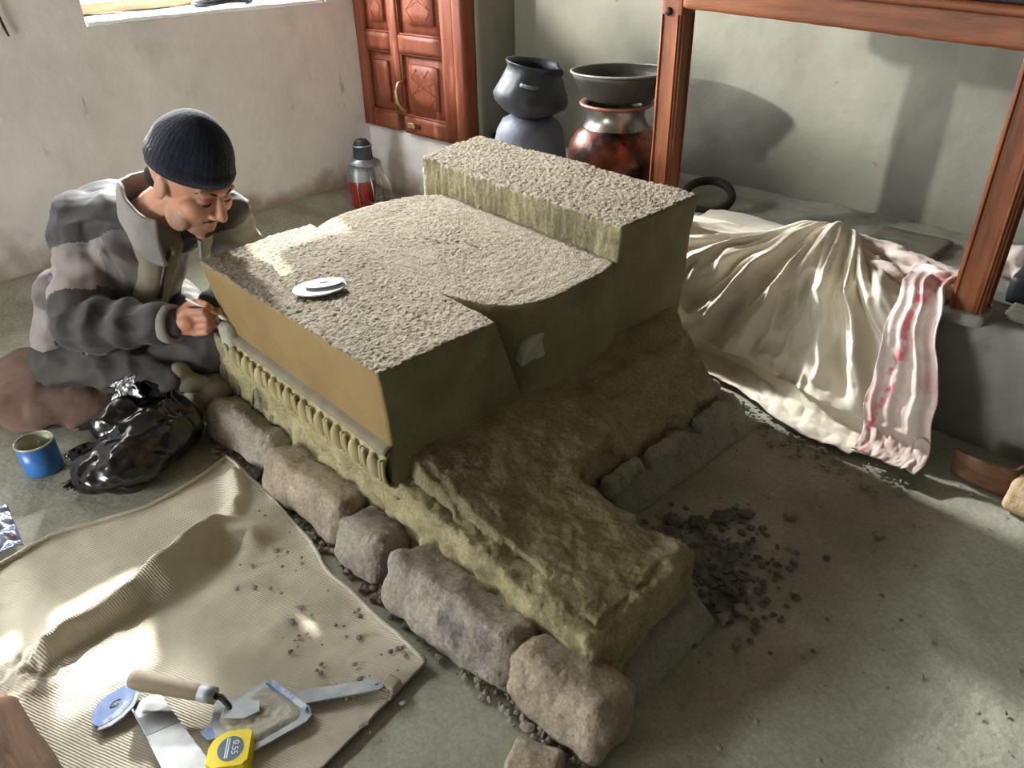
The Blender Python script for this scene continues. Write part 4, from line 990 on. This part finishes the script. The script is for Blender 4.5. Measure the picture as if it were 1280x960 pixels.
# ================================================================== the man
PS = thing('person', (.66, 2.28, .09), 'man in navy beanie and grey padded jacket crouched at the stove corner', 'person')
hc = V((.812, 1.955, .640)); HS = 1.08
hf = V((.243, -.857, -.45)).normalized(); hu = (V((0, 0, 1)) - hf * hf.z + V((.10, 0, 0))); hu = (hu - hf * hu.dot(hf)).normalized(); hl = hu.cross(hf)
def H(f, l, u): return hc + (hf * f + hl * l + hu * u) * HS
HA = (hf, hl, hu)
def he(f, l, u, rf, rl, ru): return ('e', H(f, l, u), (rf * HS, rl * HS, ru * HS), HA)
RS, LS = V((.628, 2.295, .490)), V((.915, 2.035, .505))       # shoulders
RE, LE = V((.495, 2.085, .300)), V((.945, 2.03, .31))         # elbows
RW, LW = V((.640, 1.875, .318)), V((.800, 1.985, .265))       # wrists
NB = V((.755, 2.13, .515))
PV = V((.68, 2.42, .17))
RK, LK = V((.440, 2.245, .155)), V((.765, 1.955, .175))
RA, LA = V((.632, 1.945, .130)), V((.60, 2.05, .12))
RH, LH = V((.62, 2.42, .16)), V((.80, 2.36, .16))
head = [he(-.012, 0, .030, .100, .080, .100), he(.030, 0, -.040, .066, .062, .075), he(.052, 0, -.085, .040, .040, .034), he(.072, 0, -.108, .020, .022, .017),
        he(.060, .044, -.030, .030, .026, .028), he(.060, -.044, -.030, .030, .026, .028), he(.079, 0, .020, .018, .056, .013),
        he(.074, .030, -.002, .016, .017, .0115), he(.074, -.030, -.002, .016, .017, .0115),
        ('c', H(.090, 0, .008), .0095 * HS, H(.113, 0, -.034), .0125 * HS), he(.098, .013, -.040, .012, .009, .008), he(.098, -.013, -.040, .012, .009, .008),
        he(.083, 0, -.064, .014, .024, .0065), he(.082, 0, -.077, .014, .020, .0075), he(-.005, .081, -.012, .018, .009, .030), he(-.005, -.081, -.012, .018, .009, .030),
        he(.03, .05, -.075, .035, .016, .035), he(.03, -.05, -.075, .035, .016, .035)]
inner = [('c', H(-.02, 0, -.06), .058, NB, .062), ('c', NB, .066, V((.69, 2.24, .36)), .105), ('c', V((.69, 2.24, .36)), .115, PV, .12), ('c', RS, .055, LS, .055), ('c', RS, .05, RE, .042), ('c', RE, .042, RW, .028), ('c', LS, .05, LE, .042), ('c', LE, .042, LW, .028),
         ('c', PV, .11, RH, .09), ('c', PV, .11, LH, .09), ('c', RH, .085, RK, .055), ('c', RK, .055, RA, .036), ('c', LH, .085, LK, .055), ('c', LK, .055, LA, .036)]
# right hand closed on the spatula: a along the fingers, k towards the knuckle side, z up
def hand(wr, a, k, curl, thumb_up=1):
    a = V(a).normalized(); k = V(k); k = (k - a * k.dot(a)).normalized(); z = a.cross(k); z = z if z.z > 0 else -z
    Q = lambda x, y, h: wr + a * x + k * y + z * h
    pr = [('c', Q(-.01, 0, 0), .027, Q(.025, .004, .004), .029), ('c', Q(.03, .006, .022), .017, Q(.035, .005, -.022), .016), ('c', Q(.015, 0, -.012), .024, Q(.034, .004, -.018), .018)]
    for h, L, r in ((.029, 1.0, .0098), (.0095, 1.08, .0102), (-.0100, 1.0, .0098), (-.028, .82, .0088)):
        p0 = Q(.036, .010, h); p1 = Q(.036 + .040 * L, .012 + .006, h * .95); p2 = Q(.036 + .046 * L, -.016, h * .92); p3 = Q(.036 + .022 * L, -.030, h * .90)
        pr += [('c', p0, r * 1.12, p1, r), ('c', p1, r, p2, r * .94), ('c', p2, r * .94, p3, r * .85)]
    t0, t1, t2, t3 = Q(.008, -.012, .022), Q(.036, -.024, .040), Q(.062, -.014, .042), Q(.082, -.004, .038)
    pr += [('c', t0, .015, t1, .0125), ('c', t1, .0125, t2, .0110), ('c', t2, .0110, t3, .0085)]
    return pr, Q
ra = (V((.745, 1.775, .330)) - RW); rk = V((-.75, -.66, .10))
rh, RQ = hand(RW + ra.normalized() * .022, ra, rk, 1)
lh, LQ = hand(LW, (-.55, -.70, -.25), (-.6, -.3, .75), 1)
me = blob(head + inner + rh + lh, .0034, 3)
def vcol(me, fn):
    at = me.color_attributes.new('tint', 'FLOAT_COLOR', 'POINT')
    at.data.foreach_set('color', np.array([fn(v.co) for v in me.vertices], np.float32).ravel())
SKN, STB, LIP, RED = V(rgb(184, 138, 114)[:3]), V(rgb(118, 90, 76)[:3]), V(rgb(156, 102, 88)[:3]), V(rgb(190, 126, 102)[:3])
def skin_col(c):
    q = (c - hc) / HS; f, l, u = q.dot(hf), q.dot(hl), q.dot(hu); col = SKN.copy()
    if q.length < .2:
        col = col.lerp(RED, .7 * math.exp(-((abs(l) - .045) / .022) ** 2 - ((u + .03) / .025) ** 2) * (f > .02) + .5 * math.exp(-(l / .015) ** 2 - ((u + .03) / .02) ** 2) * (f > .09))
        st = sst(-.050, -.068, u) * sst(.0, .03, f)
        st = max(st, math.exp(-((u + .054) / .007) ** 2) * (f > .06) * (abs(l) < .035))
        lip = math.exp(-(l / .02) ** 2 - ((u + .071) / .009) ** 2) * (f > .07)
        col = col.lerp(STB, .85 * st * (.65 + .35 * ns(c, 200)) * (1 - lip)); col = col.lerp(LIP, .7 * lip)
        eye = math.exp(-((abs(l) - .031) / .017) ** 2 - ((u - .004) / .010) ** 2) * (f > .05); col = col.lerp(V(rgb(128, 84, 66)[:3]), .6 * eye)
    else: col = col.lerp(RED, .35 + .3 * ns(c, 30))
    return (col.x, col.y, col.z, 1)
vcol(me, skin_col)
link('body', me, M['skin'], PS)
for s in (-1, 1):
    tube('eyelashes', [H(.0895 - .004 * abs(t - .5), s * lerp(.017, .046, t), -.0075 - .004 * math.sin(t * math.pi)) for t in [i / 8 for i in range(9)]], [.0006, .0016, .002, .0022, .0022, .0022, .002, .0016, .0008], M['lash'], PS, 6)
    tube('eyebrow', [H(.0955 - .035 * (t ** 2) * .8, s * lerp(.012, .056, t), .017 + .006 * math.sin(t * math.pi)) for t in [i / 8 for i in range(9)]], [.001, .0032, .0036, .0036, .0034, .003, .0026, .002, .001], M['hair'], PS, 6)
me = blob([('c', H(.098, s * .003, -.053), .0042, H(.085, s * .027, -.062), .0036) for s in (-1, 1)] + [('c', H(.086, s * .004, -.098), .010, H(.074, s * .012, -.116), .010) for s in (-1, 1)], .0025, 1)
displace(me, lambda c, n: .0015 * ns(c, 300) - .0012); link('goatee', me, M['lash'], PS)
me = blob([he(-.06, 0, -.02, .042, .068, .045)], .005, 2); link('hair', me, M['hair'], PS)
# knitted beanie
def beanie(u, v):
    t = 2 * math.pi * u; a = v * math.radians(112)
    rf, rl, ru = .104, .087, .122
    f, l, z = rf * math.sin(a) * math.cos(t), rl * math.sin(a) * math.sin(t), ru * math.cos(a)
    if v > .70:
        k = 1.02; f *= k; l *= k
    rib = 1 + .006 * math.sin(t * 44) + .02 * fb((math.cos(t), math.sin(t), v), 2.5, 3)
    lo = -.010 * (1 - math.cos(t)) * sst(.6, 1, v)
    z = z if v < .70 else lerp(ru * math.cos(.70 * math.radians(112)), -.002, (v - .70) / .30)
    return H(f * rib - .010, l * rib, z * (1.02 + .02 * ns((f * 9, l * 9, 0), 1)) + .036 + lo)
hb = grid('beanie', beanie, 176, 46, M['knit'], PS, .006)
rimp = [beanie(i / 88, .995) for i in range(89)]
tube('beanie_rim', rimp, .005, M['knit'], hb, 8)
# padded jacket
def arm_chain(S, E_, W, r):
    return [('c', S, r[0], S.lerp(E_, .5), r[1]), ('c', S.lerp(E_, .5), r[1], E_, r[2]), ('c', E_, r[2], E_.lerp(W, .55), r[3]), ('c', E_.lerp(W, .55), r[3], W, r[4])]
CHX = V((.70, 2.215, .40))
jp = [('e', CHX, (.155, .165, .15)), ('e', V((.665, 2.29, .29)), (.165, .17, .17)), ('e', V((.665, 2.36, .20)), (.175, .165, .12)), ('c', RS, .088, NB + V((0, .04, -.03)), .10), ('c', LS, .078, NB + V((0, .03, -.03)), .10), ('e', V((.74, 2.26, .46)), (.13, .13, .10)), ('c', V((.525, 2.34, .30)), .072, V((.452, 2.235, .20)), .062), ('e', V((.715, 2.33, .475)), (.13, .12, .10)), ('c', V((.66, 2.36, .47)), .085, V((.86, 2.22, .50)), .08)]
jp += arm_chain(RS, RE, RW, (.090, .084, .074, .064, .044)) + arm_chain(LS, LE, LW, (.076, .072, .066, .058, .044))
me = blob(jp, .006, 6)
def seg_t(c, a, b):
    d = b - a; return (c - a).dot(d) / d.length_squared, ((c - a) - d * min(1, max(0, (c - a).dot(d) / d.length_squared))).length
def jk_disp(c, n):
    p = V(c); a = 0
    for S, E_, W in ((RS, RE, RW), (LS, LE, LW)):
        t1, d1 = seg_t(p, S, E_); t2, d2 = seg_t(p, E_, W)
        if min(d1, d2) < .12:
            t = t1 if d1 < d2 else 1 + t2
            a += .007 * math.sin(t * 17 + 3 * ns(c, 6)) * sst(.2, .5, t)
    a += .008 * fb(c, 9, 3) + .010 * (1 - abs(fb((c[0], c[1], c[2] * 1.8), 7, 2)) * 2.2)
    return a - .006
displace(me, jk_disp)
fwd = V((-.55, -.83, 0))
idx = []
for f in me.polygons:
    p = V(f.center); t1, d1 = seg_t(p, RS, RE); t2, d2 = seg_t(p, RE, RW); t3, d3 = seg_t(p, LS, LE); t4, d4 = seg_t(p, LE, LW)
    k = 2
    if d1 < .135 and d1 <= d2 and (p - CHX).dot(V((.63, -.77, 0))) < .015: k = 0 if t1 < .36 else (1 if t1 < .80 else 0)
    elif d2 < .10 and t2 > -.1 and (p - V((.66, 2.3, p.z))).length > .12 and p.y < 2.2: k = 0
    elif d3 < .10 and t3 > .1: k = 2 if t3 < .7 else 0
    elif d4 < .09: k = 0
    elif p.z > .42 and (p - NB).dot(fwd) < .075: k = 0
    elif p.z < .28 and p.x < .54: k = 1
    elif p.z < .30: k = 1 if (p - CHX).dot(V((.63, -.77, 0))) < -.08 else 2
    idx.append(k)
jk = link('jacket', me, [M['jk_dark'], M['jk_light'], M['jk_mid']], PS)
me.polygons.foreach_set('material_index', idx)
# stand collar, open at the front
side = V((.63, -.77, 0)).normalized()
cfw = V((-.20, -.96, 0)).normalized(); csd = V((.96, -.20, 0)).normalized()
cc0 = V((.775, 2.085, .525))
def collar(u, v):
    t = lerp(-2.72, 2.72, u)             # 0 = back of the neck
    o = -cfw * math.cos(t) * .092 + csd * math.sin(t) * .086
    fr = sst(1.2, 2.7, abs(t))
    base = cc0 + o * (1.06 + .16 * fr) + V((0, 0, -.035 - .065 * fr)) + cfw * .005 * fr
    top = cc0 + o * (1.0 + .08 * fr) + V((0, 0, .098 - .075 * fr)) + cfw * .012 * fr
    p = base.lerp(top, v) + o.normalized() * (.016 * math.sin(v * math.pi) + .006 * ns((t * 2, v * 2, 0), 1.5))
    return p
grid('collar', collar, 80, 16, M['collar'], jk, .010)
me = blob([('c', NB + V((.0, -.03, -.02)), .075, V((.705, 2.085, .39)), .060), ('c', V((.705, 2.085, .39)), .060, V((.675, 2.075, .33)), .05)], .006, 3)
displace(me, lambda c, n: .004 * fb(c, 12, 3)); link('sweater', me, M['shirt'], PS)
zp = [V((.735, 2.005, .455)), V((.712, 2.006, .42)), V((.695, 2.010, .38)), V((.68, 2.022, .33))]
tube('zip', zp, .006, M['zip'], jk, 6)
tube('zip_pull', [V((.738, 1.996, .468)), V((.732, 1.990, .445))], [.005, .006], M['steel'], jk, 6)
# cuff
wd = (RW - RE).normalized()
cf = lathe('cuff', [(.036, -.012), (.047, -.014), (.052, 0), (.050, .016), (.044, .020), (.037, .016)], RW - wd * .006, M['collar'], jk, 28, wd, True)
# trousers, shoe
me = blob([('e', PV + V((0, 0, .0)), (.16, .14, .09)), ('c', RH, .100, RK, .074), ('c', RK, .074, RK.lerp(RA, .5), .066), ('c', RK.lerp(RA, .5), .066, RA, .048), ('c', LH, .105, LK, .084), ('c', LK, .084, LA, .06)], .007, 5)
displace(me, lambda c, n: .010 * fb(c, 7, 3) + .008 * (1 - abs(fb((c[0] + 3, c[1], c[2]), 11, 2)) * 2.2))
link('trousers', me, M['trouser'], PS)
fd = V((.60, -.72, -.25)).normalized()
me = blob([('c', RA + fd * .0, .036, RA + fd * .05, .030), ('c', RA + fd * .05, .030, RA + fd * .085, .026), ('c', RA + fd * .0 + V((0, 0, -.02)), .032, RA + fd * .02 + V((0, 0, .02)), .034)], .005, 3)
link('shoe', me, M['shoe'], PS)
fd2 = V((-.5, -.5, -.15)).normalized()
me = blob([('c', LA, .040, LA + fd2 * .12, .030)], .005, 3); link('shoe', me, M['shoe'], PS)
# spatula held between thumb and forefinger
tip = V((.744, 1.772, .325)); gr = RQ(.070, -.004, .033)
SPA = thing('modelling_spatula', tuple(tip), 'thin white modelling spatula held in the right hand of the man', 'spatula')
dd = (tip - gr)
tube('shaft', [gr - dd * .7, gr, gr + dd * .6], [.003, .0035, .0032], M['white_plastic'], SPA, 8)
tube('tip', [gr + dd * .6, gr + dd * .8, tip], [.0032, .006, .003], M['white_plastic'], SPA, 8)
